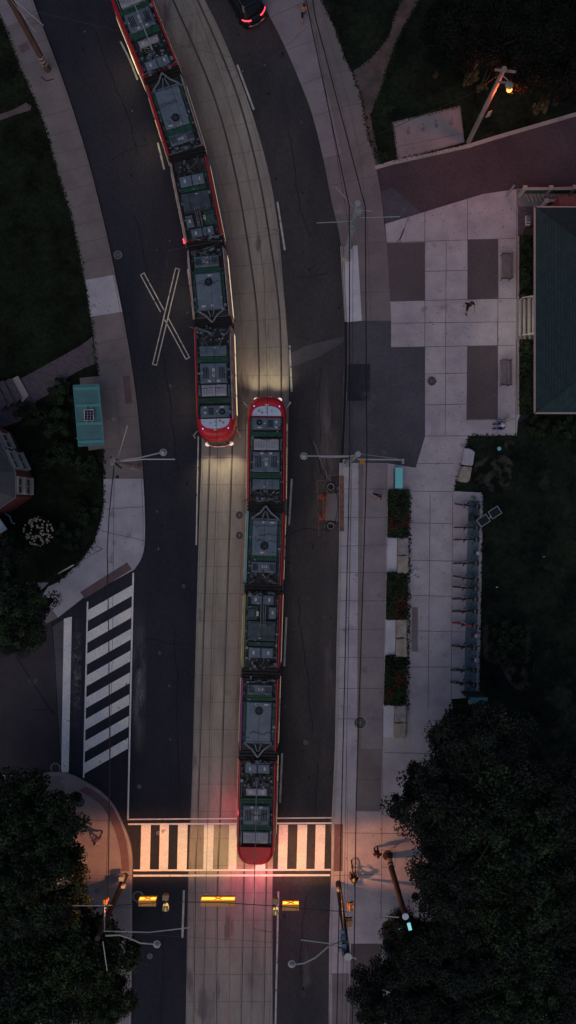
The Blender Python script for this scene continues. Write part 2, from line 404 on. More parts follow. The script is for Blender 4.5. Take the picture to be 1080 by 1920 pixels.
# track slab with rails, grooves, joints
b = MB()
b.sheet(W(SLAB_L + SLAB_R[::-1]), 0.012, 'slab')
LT_R = spl([(233, -90), (283, 20), (322, 120), (350, 210), (384, 320), (407, 420), (419, 510), (428, 620), (434, 720), (436, 800), (434, 880), (430, 1000), (423, 1200), (417, 1400), (412, 1550), (408, 1650), (403, 1990)], 4)
RT_L = spl([(283, -90), (324, 0), (362, 85), (397, 170), (425, 260), (449, 365), (468, 480), (481, 581), (485, 680), (485, 740), (482, 950), (476, 1100), (471, 1240), (466, 1390), (461, 1550), (457, 1650), (450, 1990)], 4)
def off(line, d):      # shift a pixel line sideways by d (pixels, along its normal)
    o = []
    for i, p in enumerate(line):
        a = line[max(i-1, 0)]; c = line[min(i+1, len(line)-1)]
        dx, dy = c[0]-a[0], c[1]-a[1]; l = math.hypot(dx, dy); o.append((p[0]+dy/l*d, p[1]-dx/l*d))
    return o
for base, d in ((LT_R, 0), (off(LT_R, -42), 0), (RT_L, 0), (off(RT_L, 42), 0)):
    b.strip(W(base), 0.13, 0.016, 'slab_joint')
    b.strip(W(base), 0.07, 0.020, 'rail')
    b.strip(W(off(base, 1.1)), 0.032, 0.024, 'groove')
mid = [(x+22.0, y) for (x, y) in off(LT_R, 2)]
mid = spl([(248, -90), (290, 0), (338, 100), (377, 211), (402, 300), (426, 387), (440, 493), (452, 600), (461, 739), (458, 900), (452, 1050), (446, 1250), (440, 1450), (433, 1677), (428, 1990)], 4)
b.strip(W(mid), 0.06, 0.0165, 'rust_line')
for line in (off(LT_R, -21), off(RT_L, 21), off(RT_L, 54), off(LT_R, -54)):
    b.strip(W([p for p in line]), 0.022, 0.0155, 'slab_joint')
y = -60
while y < 1960:
    xl, xr = at_y(SLAB_L, y), at_y(SLAB_R, y)
    sl = 0.0
    if y < 760: sl = -(760-y)/760*45
    b.strip(W([(xl+0.5, y-sl*0.4), (xr-0.5, y+sl*0.6)]), 0.026, 0.0175, 'slab_joint')
    y += 51.0
struct(b.build('track_slab'))

# kerbed pavements, left side
LW_IN = spl([(0, 32), (10, 52), (42, 136), (56, 166), (84, 236), (110, 329), (132, 400), (152, 491), (168, 575), (174, 620), (181, 679), (186, 706)], 3)
b = MB()
poly = LEFT_KERB + [(160, 1118), (109, 1158), (94, 1166), (40, 1190), (-500, 1230), (-500, 1170), (0, 1150), (68, 1128), (80, 1115), (91, 1100), (110, 1091), (148, 1056), (176, 1019), (189, 978), (195, 943), (195, 841), (167, 845), (150, 709)] + LW_IN[::-1] + [(-40, -90)]
b.prism(W(poly), -0.02, ZW, 'walk_dark')
b.sheet(W([(35, -90), (62, 0), (72, 28), (12, 52), (-40, -90)]), ZW+.004, 'walk_mid')
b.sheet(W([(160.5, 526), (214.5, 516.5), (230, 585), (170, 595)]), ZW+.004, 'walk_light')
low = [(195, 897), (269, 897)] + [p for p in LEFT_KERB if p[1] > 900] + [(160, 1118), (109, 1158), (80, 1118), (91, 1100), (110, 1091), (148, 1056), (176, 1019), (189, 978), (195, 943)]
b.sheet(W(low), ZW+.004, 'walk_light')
b.sheet(W([(80, 1118), (109, 1158), (94, 1166), (40, 1190), (30, 1150), (68, 1128)]), ZW+.007, 'walk_dark')
for yy, a, c in ((213, 80, 136), (250, 89, 148), (284, 98, 158), (318, 108, 168), (352, 118, 178), (385, 129, 186), (418, 137, 196), (452, 144, 203), (486, 152, 210), (640, 177, 238), (676, 181, 245), (118, 38, 104), (83, 25, 92), (50, 12, 80)):
    b.strip(W([(a, yy+8), (c, yy-7)]), 0.035, ZW+.008, 'joint')
for l in ([(186, 730), (217, 729), (228, 842)], [(195, 843), (263, 836)], [(195, 897.5), (268, 897)], [(224, 784), (262, 781)], [(186, 994), (272, 1014)], [(80, 1116), (109, 1158)], [(195, 955), (271, 950)]):
    b.strip(W(l), 0.035, ZW+.010, 'joint')
b.strip(W([(x-3.5, yv) for x, yv in LEFT_KERB if yv < 1030]), 0.03, ZW+.012, 'joint_soft')
b.sheet(W([(231, 706), (244, 705), (249, 756), (236, 758)]), ZW+.014, 'tactile')
b.sheet(W([(151, 1110), (239, 1054), (248, 1067), (160, 1122)]), ZW+.014, 'tactile')
b.sheet(W([(36, 88), (52, 80), (58, 94), (42, 102)]), ZW+.014, 'tactile')
b.strip(W([(78, 146), (88, 154), (102, 150)]), 0.06, ZW+.014, 'dark')
struct(b.build('left_pavement'))

# lower left corner pavement
LC = spl([(55, 1452), (95, 1447), (129, 1450), (157, 1463), (189, 1483), (214, 1509), (233, 1547), (245, 1580), (249, 1613), (248, 1660), (248, 1780), (245, 1990)], 4)
b = MB()
b.prism(W(LC + [(20, 1990), (60, 1700), (40, 1560), (-20, 1500), (-60, 1452)]), -0.02, ZW, 'walk_mid')
b.sheet(W([(60, 1456), (120, 1454), (124, 1456), (118, 1515), (60, 1490)]), ZW+.004, 'walk_dark')
arc = spl([(162, 1474), (190, 1490), (212, 1512), (230, 1550), (240, 1590), (243, 1632)], 5)
b.sheet(W(arc + [(228, 1632)] + [(x-14, y+7) for x, y in arc[::-1][2:]]), ZW+.008, 'tactile')
b.strip(W([(x-2.5, y+1) for x, y in LC if y > 1460]), 0.05, ZW+.006, 'kerb')
for l in ([(118, 1515), (150, 1536), (236, 1538)], [(160, 1640), (248, 1640)], [(170, 1700), (248, 1700)]):
    b.strip(W(l), 0.03, ZW+.011, 'joint')
struct(b.build('left_corner_pavement'))

# left lawn
b = MB()
b.prism(W([(-900, -1200), (-40, -90)] + LW_IN + [(150, 709), (167, 845), (195, 841), (195, 943), (189, 978), (176, 1019), (148, 1056), (110, 1091), (91, 1100), (80, 1115), (68, 1128), (0, 1150), (-500, 1170), (-900, 1170)]), -0.025, 0.105, 'grass')
b.prism(W([(-900, 1452), (-60, 1452), (-20, 1500), (40, 1560), (60, 1700), (20, 1990), (0, 3000), (-900, 3000)]), -0.025, 0.105, 'grass')
struct(b.build('left_lawn'))
b = MB()
b.prism(W([(-60, 770), (-10, 735), (60, 700), (110, 672), (150, 650), (174, 632), (181, 682), (160, 690), (130, 706), (100, 735), (70, 752), (40, 790), (10, 800), (-60, 830)]), 0.05, 0.122, 'brick_path')
struct(b.build('brick_path'))
b = MB()
for k in range(4):
    x0 = 36-12*k; z1 = 0.122+0.16*(k+1)
    b.prism(W([(x0-12, 712+5*k), (x0, 706+5*k), (x0+20, 742+6*k), (x0+8, 756+5*k)]), 0.1, z1, 'trim_dull' if k == 0 else 'brick_path')
tag(b.build('garden_steps'), 'four broad brick steps climbing from the brick path to the house', 'steps')
b = MB()
b.prism(W([(-20, 222), (0, 216), (28, 206), (50, 194), (60, 200), (58, 208), (30, 216), (0, 228), (-20, 232)]), 0.09, 0.110, 'dirt')
b.prism(W([(50, 1092), (92, 1092), (80, 1105), (45, 1104)]), 0.09, 0.112, 'walk_mid')
struct(b.build('worn_path'))

# right side pavements
b = MB()
RW_OUT = spl([(575, -90), (603, 0), (627, 53), (647, 111), (661, 140), (678, 190), (690, 255), (704, 313), (713, 360), (719, 409), (728, 496), (733, 602)], 3)
poly = [p for p in RIGHT_KERB if p[1] < 601] + [(646, 601.5)] + RW_OUT[::-1]
b.prism(W(poly), -0.02, ZW, 'walk_dark')
ls = [p for p in RIGHT_KERB if p[1] < 300] + [(606, 299), (640, 291), (620, 200), (600, 120), (582, 45), (568, 0), (545, -90)]
b.sheet(W(ls), ZW+.004, 'walk_mid')
b.sheet(W([(645, 464), (670, 461), (674, 530), (678, 602), (651, 605), (647, 530)]), ZW+.004, 'walk_bright')
b.strip(W([(640, 463), (648, 604)]), 0.18, ZW+.007, 'kerb')
for l in ([(500, 38), (566, 8)], [(540, 95), (595, 75)], [(566, 160), (612, 142), (660, 132)], [(588, 220), (630, 205), (684, 194)], [(607, 299), (640, 291), (695, 262)], [(618, 350), (709, 330)], [(600, 0), (622, 90), (655, 200), (676, 300), (688, 420), (695, 600)], [(646, 491), (658, 490)], [(677, 458), (722, 455)], [(677, 550), (732, 548)], [(570, 10), (612, 100), (640, 200), (660, 300)], [(640, 463), (646, 604)]):
    b.strip(W(l), 0.032, ZW+.009, 'joint')
struct(b.build('right_pavement'))

b = MB()      # asphalt apron
b.prism(W([(646, 602), (733, 601), (733, 652), (796, 651), (796, 820), (784, 877), (727, 869), (641, 869), (641, 800), (644, 700)]), -0.02, 0.07, 'apron')
b.sheet(W([(650, 683), (694, 683), (694, 752), (648, 752)]), 0.074, 'road_left')
b.sheet(W([(660, 762), (688, 765), (686, 800), (655, 795)]), 0.076, 'patch')
b.strip(W(spl([(648, 604), (648, 690), (646, 760), (643, 830), (641, 868)])), 0.14, 0.078, 'groove')
b.strip(W(spl([(652, 604), (652, 690), (649, 760), (647, 830), (645, 868)])), 0.06, 0.080, 'patch')
struct(b.build('asphalt_apron'))

b = MB()      # lane running off to the right
b.prism(W([(704, 318), (735, 309), (880, 277), (925, 263), (1080, 218), (1700, 40), (1700, 320), (1080, 352), (960, 357), (905, 365), (722, 421), (713, 360)]), -0.02, 0.06, 'lane')
b.sheet(W([(713, 360), (735, 352), (790, 400), (722, 421)]), 0.064, 'apron')
struct(b.build('side_lane'))
b = MB()
b.prism(W([(702, 313), (735, 303), (800, 290), (880, 271), (925, 257), (1080, 212), (1700, 30), (1700, 40), (1080, 219), (925, 264), (880, 278), (735, 310), (704, 319)]), -0.02, 0.16, 'kerb')
struct(b.build('lane_kerb'))

b = MB()      # plaza
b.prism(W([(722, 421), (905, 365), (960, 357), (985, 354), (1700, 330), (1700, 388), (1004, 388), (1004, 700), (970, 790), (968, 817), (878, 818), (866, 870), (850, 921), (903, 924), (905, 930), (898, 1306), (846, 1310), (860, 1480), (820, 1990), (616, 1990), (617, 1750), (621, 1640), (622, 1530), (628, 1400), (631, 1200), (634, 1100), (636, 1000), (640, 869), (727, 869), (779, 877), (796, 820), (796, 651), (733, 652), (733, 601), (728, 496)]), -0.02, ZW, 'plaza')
for q, m in (([(725, 457), (796, 455), (796, 564), (731, 566)], 'brown_panel'), ([(876, 450), (933, 449), (934, 561), (876, 563)], 'brown_panel'), ([(875, 649), (933, 649), (932, 786), (874, 787)], 'brown_panel'),
             ([(636, 868), (672, 868), (669, 1403), (634, 1403)], 'walk_light'), ([(672, 868), (681, 868), (676, 1403), (669, 1403)], 'walk_dark'),
             ([(681, 868), (727, 868), (717, 1403), (676, 1403)], 'walk_mid'), ([(670, 1403), (716, 1403), (714, 1520), (668, 1520)], 'walk_dark'),
             ([(634, 1403), (670, 1403), (668, 1520), (630, 1520)], 'walk_light'),
             ([(658, 1768), (716, 1768), (712, 1990), (652, 1990)], 'brown_panel'), ([(618, 1824), (655, 1824), (652, 1990), (616, 1990)], 'walk_dark'),
             ([(970, 388), (1000, 388), (1000, 448), (970, 448)], 'brick_path'), ([(968, 357), (1700, 340), (1700, 388), (968, 388)], 'walk_dark'),
             ([(772, 1138), (783, 1138), (783, 1221), (771, 1221)], 'walk_dark')):
    b.sheet(W(q), ZW+.004, m)
b.strip(W(spl([(641, 869), (639, 960), (637, 1100), (634, 1200), (631, 1400), (626, 1530), (625, 1640), (621, 1750), (620, 1990)])), 0.17, ZW+.008, 'kerb')
b.sheet(W([(627, 1544), (643, 1544), (642, 1632), (625, 1632)]), ZW+.012, 'tactile')
for l in ([(725, 456), (968, 448)], [(796, 385), (796, 820)], [(876, 372), (876, 563)], [(876, 649), (874, 790)], [(731, 566), (970, 560)], [(733, 652), (968, 648)], [(836, 455), (834, 815)], [(731, 607), (970, 604)], [(796, 510), (876, 508)], [(933, 449), (932, 815)], [(968, 357), (966, 817)], [(796, 818), (968, 817)], [(796, 702), (875, 700)], [(796, 760), (875, 758)], [(874, 788), (966, 786)],
          [(932, 604), (932, 648)], [(770, 870), (850, 869)], [(768, 921), (850, 922)], [(766, 1050), (846, 1052), (895, 1052)], [(762, 1182), (845, 1184), (895, 1185)], [(848, 925), (845, 1330)], [(806, 925), (802, 1330)],
          [(641, 917), (727, 917)], [(640, 970), (727, 970)], [(638, 1073), (725, 1073)], [(637, 1126), (722, 1126)], [(636, 1180), (720, 1179)], [(634, 1232), (720, 1232)], [(634, 1290), (719, 1290)], [(633, 1347), (718, 1347)], [(640, 1024), (726, 1021)], [(670, 1460), (716, 1460)],
          [(718, 1330), (716, 1520), (714, 1720)], [(720, 1410), (800, 1412)], [(625, 1640), (716, 1638)], [(714, 1593), (741, 1593), (740, 1625), (714, 1624)], [(625, 1560), (780, 1562)], [(622, 1768), (712, 1768)], [(618, 1824), (655, 1824)], [(714, 1718), (785, 1718)], [(760, 980), (848, 982)], [(764, 1116), (846, 1118)], [(762, 1250), (845, 1250)]):
    b.strip(W(l), 0.032, ZW+.010, 'joint')
# spray marks on the paving
for k in range(9):
    a = random.random()*6.3; x, y = 780+random.uniform(-7, 7), 1068+random.uniform(-14, 14)
    b.strip(W(spl([(x-4, y-3), (x+random.uniform(-3, 3), y+2), (x+4, y-2+random.uniform(-3, 3))], 3)), 0.035, ZW+.013, M['dock_plate'] if k % 2 else M['cap'])
struct(b.build('plaza_pavement'))

b = MB()      # lawns on the right
b.prism(W([(603, 0), (627, 53), (647, 111), (661, 140), (678, 190), (690, 255), (704, 312), (735, 302), (880, 270), (925, 256), (1080, 211), (1700, 28), (1700, -1200), (560, -1200), (575, -90)]), -0.025, 0.105, 'grass_park')
b.prism(W([(968, 818), (972, 795), (1004, 775), (1700, 775), (1700, 3000), (800, 3000), (820, 1990), (860, 1480), (846, 1312), (899, 1307), (906, 930), (903, 923), (850.5, 920.5), (866.5, 870), (878.5, 818.5)]), -0.025, 0.105, 'grass_park')
struct(b.build('park_lawn'))
b = MB()
b.prism(W(spl([(770, -60), (752, 0), (738, 35), (728, 70), (705, 100), (672, 128), (661, 141), (678, 190), (690, 255), (704, 312), (712, 306), (700, 250), (697, 210), (716, 165), (728, 120), (752, 60), (786, 0), (800, -60)], 3)), 0.09, 0.112, 'dirt')
b.prism(W(spl([(892, 868), (915, 855), (925, 862), (942, 852), (962, 872), (955, 905), (938, 925), (915, 918), (890, 910), (880, 888), (892, 868)], 3)), 0.09, 0.111, 'dirt_patch')
b.prism(W(spl([(905, 1175), (945, 1162), (975, 1170), (1000, 1215), (995, 1290), (965, 1290), (935, 1250), (908, 1232), (900, 1200), (905, 1175)], 3)), 0.09, 0.111, 'dirt_patch')
b.prism(W(spl([(945, 828), (958, 825), (965, 836), (956, 845), (946, 838), (945, 828)], 3)), 0.09, 0.111, 'dirt_patch')
struct(b.build('bare_dirt'))
b = MB()
b.prism(W([(735, 231), (862, 200), (870, 268), (745, 303)]), 0.0, 0.15, 'walk_dark')
b.sheet(W([(738, 234), (860, 204), (867, 266), (747, 299)]), 0.156, 'walk_mid')
b.strip(W([(745, 277), (866, 252)]), 0.03, 0.160, 'joint')
for (x, y) in ((765, 246), (792, 240), (818, 233), (845, 229)):       # worn stencil marks
    for k in range(5):
        b.strip(W(spl([(x+random.uniform(-4, 4), y-8+3*k), (x+random.uniform(-3, 3), y-5+3*k), (x+random.uniform(-4, 4), y-4+3*k)], 3)), 0.04, 0.162, 'joint_soft')
    b.ring((*P2((x, y+5)), 0.163), 0.07, 0.12, 'joint')
struct(b.build('concrete_pad'))

# painted markings
b = MB(); ZP = 0.030
for a, c in (((445, 122), (476, 206)), ((520, 378), (534, 469)), ((543, 648), (547, 735)), ((547, 898), (542, 985)), ((537, 1157), (533, 1249)), ((529, 1412), (525, 1505))):
    b.strip(W([a, c]), 0.13, ZP, 'paint_worn')
b.strip(W([(522, 1671), (515, 1990)]), 0.12, ZP, 'paint_worn'); b.strip(W([(345, 1669), (342, 1758)]), 0.14, ZP, 'paint_worn')
b.strip(W([(372, 818), (368, 1022)]), 0.09, ZP, 'paint_worn')
b.strip(W(spl([(226, 78), (243, 112), (258, 150)])), 0.12, ZP, 'paint_worn'); b.strip(W(spl([(296, 268), (308, 318)])), 0.12, ZP, 'paint_worn')
b.strip(W(spl([(352, 505), (360, 560)])), 0.10, ZP, 'paint_worn')
def hollow(a, c, wd, gap=None):
    for s_ in (-1, 1):
        d = Vector((c[0]-a[0], c[1]-a[1])).normalized(); n = Vector((-d.y, d.x))*wd/2*s_
        segs = [(0, 1)] if not gap else [(0, gap[0]), (gap[1], 1)]
        for t0, t1 in segs:
            q = [(a[0]+(c[0]-a[0])*t+n.x, a[1]+(c[1]-a[1])*t+n.y) for t in (t0, t1)]
            b.strip(W(q), 0.075, ZP, 'paint_worn')
    for e in (a, c):
        d = Vector((c[0]-a[0], c[1]-a[1])).normalized(); n = Vector((-d.y, d.x))*(wd/2+1.0)
        b.strip(W([(e[0]-n.x, e[1]-n.y), (e[0]+n.x, e[1]+n.y)]), 0.07, ZP, 'paint_worn')
hollow((267, 514), (352, 672), 7.5, (0.44, 0.53)); hollow((333, 504), (290, 684), 7.5)
struct(b.build('lane_marking'))
b = MB()
for k in range(8):
    yl, yr = 1145+40.85*k, 1097+40.85*k
    xl, xr = 163-.02*(yl-1145), 248-.026*(yr-1097)
    b.sheet(W([(xl, yl), (xr, yr), (xr-.5, yr+20.3), (xl-.4, yl+20.3)]), ZP, 'paint')
b.strip(W([(164.5, 1128), (157, 1458)]), 0.10, ZP+.004, 'paint'); b.strip(W([(250, 1074), (240, 1538)]), 0.11, ZP+.004, 'paint')
b.sheet(W([(120, 1160), (135, 1156), (129, 1448), (115, 1448)]), ZP, 'paint')
for x0, x1 in ((264, 282), (299, 316), (333, 351), (382, 400), (429, 444), (480, 498), (522, 539), (557, 575), (591, 609)):
    b.sheet(W([(x0+1, 1546), (x1+1, 1546), (x1-1, 1630), (x0-1, 1630)]), ZP, 'paint')
for y0, y1, x0, x1, wd in ((1536, 1533, 239, 622, .09), (1545, 1543, 240, 622, .11), (1631.5, 1630.5, 250, 620, .12), (1641.5, 1640.5, 250, 619, .14)):
    b.strip(W([(x0, y0), (x1, y1)]), wd, ZP+.004, 'paint')
struct(b.build('crosswalk_marking'))

# dust and tyre smears on the asphalt
def smear(name, quad, col, scale, lo, z, st=(1, .25, 1)):
    m = bpy.data.materials.new('road_dust'); m.use_nodes = True; t = m.node_tree; bs = t.nodes['Principled BSDF']
    bs.inputs['Base Color'].default_value = (*C(*col), 1); bs.inputs['Roughness'].default_value = .95; bs.inputs['Specular IOR Level'].default_value = 0
    tc = t.nodes.new('ShaderNodeTexCoord'); sp = t.nodes.new('ShaderNodeSeparateXYZ'); t.links.new(tc.outputs['Generated'], sp.inputs[0])
    def bell(o):        # 0 at the borders of the smear, 1 in its middle
        a = t.nodes.new('ShaderNodeMath'); a.operation = 'PINGPONG'; a.inputs[1].default_value = .5; t.links.new(o, a.inputs[0])
        c = t.nodes.new('ShaderNodeMath'); c.operation = 'MULTIPLY'; c.inputs[1].default_value = 2.4; c.use_clamp = True; t.links.new(a.outputs[0], c.inputs[0]); return c.outputs[0]
    g_ = t.nodes.new('ShaderNodeNewGeometry'); mp = t.nodes.new('ShaderNodeMapping'); mp.inputs['Scale'].default_value = st; t.links.new(g_.outputs['Position'], mp.inputs[0])
    n = t.nodes.new('ShaderNodeTexNoise'); n.inputs['Scale'].default_value = scale; n.inputs['Detail'].default_value = 9; n.inputs['Roughness'].default_value = .7; t.links.new(mp.outputs[0], n.inputs[0])
    mr = t.nodes.new('ShaderNodeMapRange'); mr.inputs[1].default_value = lo; mr.inputs[2].default_value = lo+.25; mr.inputs[4].default_value = .75; t.links.new(n.outputs[0], mr.inputs[0])
    p1 = t.nodes.new('ShaderNodeMath'); p1.operation = 'MULTIPLY'; t.links.new(bell(sp.outputs[0]), p1.inputs[0]); t.links.new(bell(sp.outputs[1]), p1.inputs[1])
    p2 = t.nodes.new('ShaderNodeMath'); p2.operation = 'MULTIPLY'; t.links.new(p1.outputs[0], p2.inputs[0]); t.links.new(mr.outputs[0], p2.inputs[1])
    t.links.new(p2.outputs[0], bs.inputs['Alpha'])
    q = MB(); q.sheet(W(quad), z, m); struct(q.build(name))
smear('road_dust', [(585, 620), (645, 620), (642, 1100), (585, 1100)], (74, 66, 70), .9, .36, .020)
smear('road_dust', [(248, 1130), (276, 1130), (276, 1420), (246, 1420)], (82, 78, 86), 1.4, .38, .020)
smear('road_dust', [(600, 980), (636, 980), (626, 1540), (596, 1540)], (60, 54, 60), 1.2, .36, .021)
smear('road_dust', [(134, 1165), (158, 1150), (150, 1380), (130, 1380)], (76, 72, 80), 2.2, .42, .020, (1, 1, 1))
smear('road_dust', [(652, 700), (730, 700), (730, 860), (652, 860)], (72, 66, 74), .7, .46, .090, (1, 1, 1))
smear('road_dust', [(560, 850), (640, 850), (640, 1060), (560, 1060)], (62, 56, 58), .9, .42, .022, (1, 1, 1))
smear('road_dust', [(500, 300), (560, 300), (600, 640), (545, 640)], (48, 44, 50), .6, .42, .021)

b = MB()
def crack(x, y, dx, dy, n, z=.0285, wd=.03, m='groove'):
    p = [(x, y)]
    for k in range(n): p.append((p[-1][0]+dx+random.uniform(-3, 3), p[-1][1]+dy+random.uniform(-3, 3)))
    b.strip(W(p), wd, z, m)
for (x, y, dx, dy, n) in ((578, 815, 4, 10, 9), (600, 690, 1, 11, 14), (560, 1120, 1, 12, 22), (300, 640, 1, 12, 20), (330, 1180, 0, 12, 26), (180, 60, 4, 12, 20), (250, 400, 2, 12, 16), (540, 250, 3, 11, 18), (30, 1230, 5, 9, 14), (60, 1330, 6, 2, 8), (595, 1430, -1, 11, 9), (300, 1700, 0, 12, 20), (575, 1680, 0, 12, 14), (270, 1200, 9, 1, 9), (545, 1000, 9, -1, 9), (210, 300, 8, -3, 8), (548, 520, 9, -2, 8)): crack(x, y, dx, dy, n)
crack(588, 828, 4, 9, 8, .0288, .06, 'walk_dark')
for k in range(90):
    y = random.uniform(0, 1900); xl, xr = (at_y(LEFT_KERB, y)+6, at_y(SLAB_L, y)-6) if random.random() < .5 else (at_y(SLAB_R, y)+6, at_y(RIGHT_KERB, y)-6)
    if 1520 < y < 1650 or xr < xl: continue
    x = random.uniform(xl, xr); r_ = random.uniform(.03, .13)
    b.sheet(W([(x+r_*27*math.cos(a)*random.uniform(.6, 1.2), y+r_*27*math.sin(a)*random.uniform(.6, 1.4)) for a in [j*.785 for j in range(8)]]), .0275, random.choice(['groove', 'road_left', 'patch', 'road_left']))
struct(b.build('road_cracks'))
b = MB()
for k in range(420):
    x, y = random.choice([(random.uniform(645, 715), random.uniform(870, 1760)), (random.uniform(735, 960), random.uniform(380, 800)), (random.uniform(768, 890), random.uniform(830, 1300)), (random.uniform(735, 960), random.uniform(380, 800))])
    if 735 < x < 796 and (450 < y < 566 or y > 652) and y < 870: continue
    r_ = random.uniform(.015, .05); b.sheet(W([(x+r_*27*math.cos(a), y+r_*27*math.sin(a)) for a in [j*1.05 for j in range(6)]], ZW), ZW+.016, random.choice(['joint', 'joint_soft', 'walk_dark', 'joint_soft']))
for k in range(120):
    y = random.uniform(60, 1030); x = at_y(LEFT_KERB, y)-random.uniform(8, 45); r_ = random.uniform(.015, .045)
    b.sheet(W([(x+r_*27*math.cos(a), y+r_*27*math.sin(a)) for a in [j*1.05 for j in range(6)]], ZW), ZW+.016, random.choice(['joint', 'joint_soft']))
struct(b.build('paving_stains'))

# manholes
def manhole(px, py, r, label, z, group=None, open_=False):
    t = thing('manhole', label, 'manhole cover', (*P2((px, py)), z), 0, group)
    m = MB(); m.ring((*P2((px, py)), z+.004), r*.88, r, 'galv_dark'); m.build('frame', t)
    m = MB(); c = P2((px, py)); m.disc((*c, z-.02), r*.87, .023, 'tarmac_black', 28)
    for k in range(5): m.box((c[0]+(k-2)*r*.3, c[1], z+.006), (r*.05, r*1.2, .006), 'galv_dark')
    m.disc((*c, z+.004), r*.12, .006, 'galv_dark', 10)
    m.build('cover', t)
manhole(449, 966, .30, 'upper round cover in the slab left of the parked northbound tram', .018)
manhole(449, 1004, .30, 'lower of the two covers in the slab left of the northbound tram', .018)
manhole(675, 1354, .44, 'dark round cover under the cables on the right pavement', ZW+.012)
manhole(809, 715, .33, 'round cover in the pale plaza between the asphalt panels', ZW+.012)
manhole(150, 1502, .42, 'dark cover on the left corner pavement above the tree', ZW+.014)
manhole(573, 1392, .14, 'tiny valve cover in the road right of the northbound tram', .012, )
manhole(261, 1475, .14, 'tiny valve cover in the left road above the crosswalk', .006)
manhole(297, 1562, .14, 'tiny valve cover between the stripes of the lower crosswalk', .006)
manhole(281, 1793, .18, 'small round cover in the road below the left lamp', .006)
manhole(221, 478, .28, 'faint worn cover in the left road by the kerb', .004)
def basin(px, py, r, label):
    t = thing('catch_basin', label, 'drain', (*P2((px, py)), .01))
    m = MB(); c = P2((px, py)); m.disc((*c, 0), r, .012, 'tarmac_black', 24); m.build('grate', t)
    m = MB(); m.ring((*c, .016), r*.95, r*1.12, 'galv_dark'); m.build('frame', t)
basin(104, 1440, .30, 'dark drain at the kerb beside the bottom of the stop line')
basin(259, 1681, .33, 'dark round drain in the road left of the left amber sign')

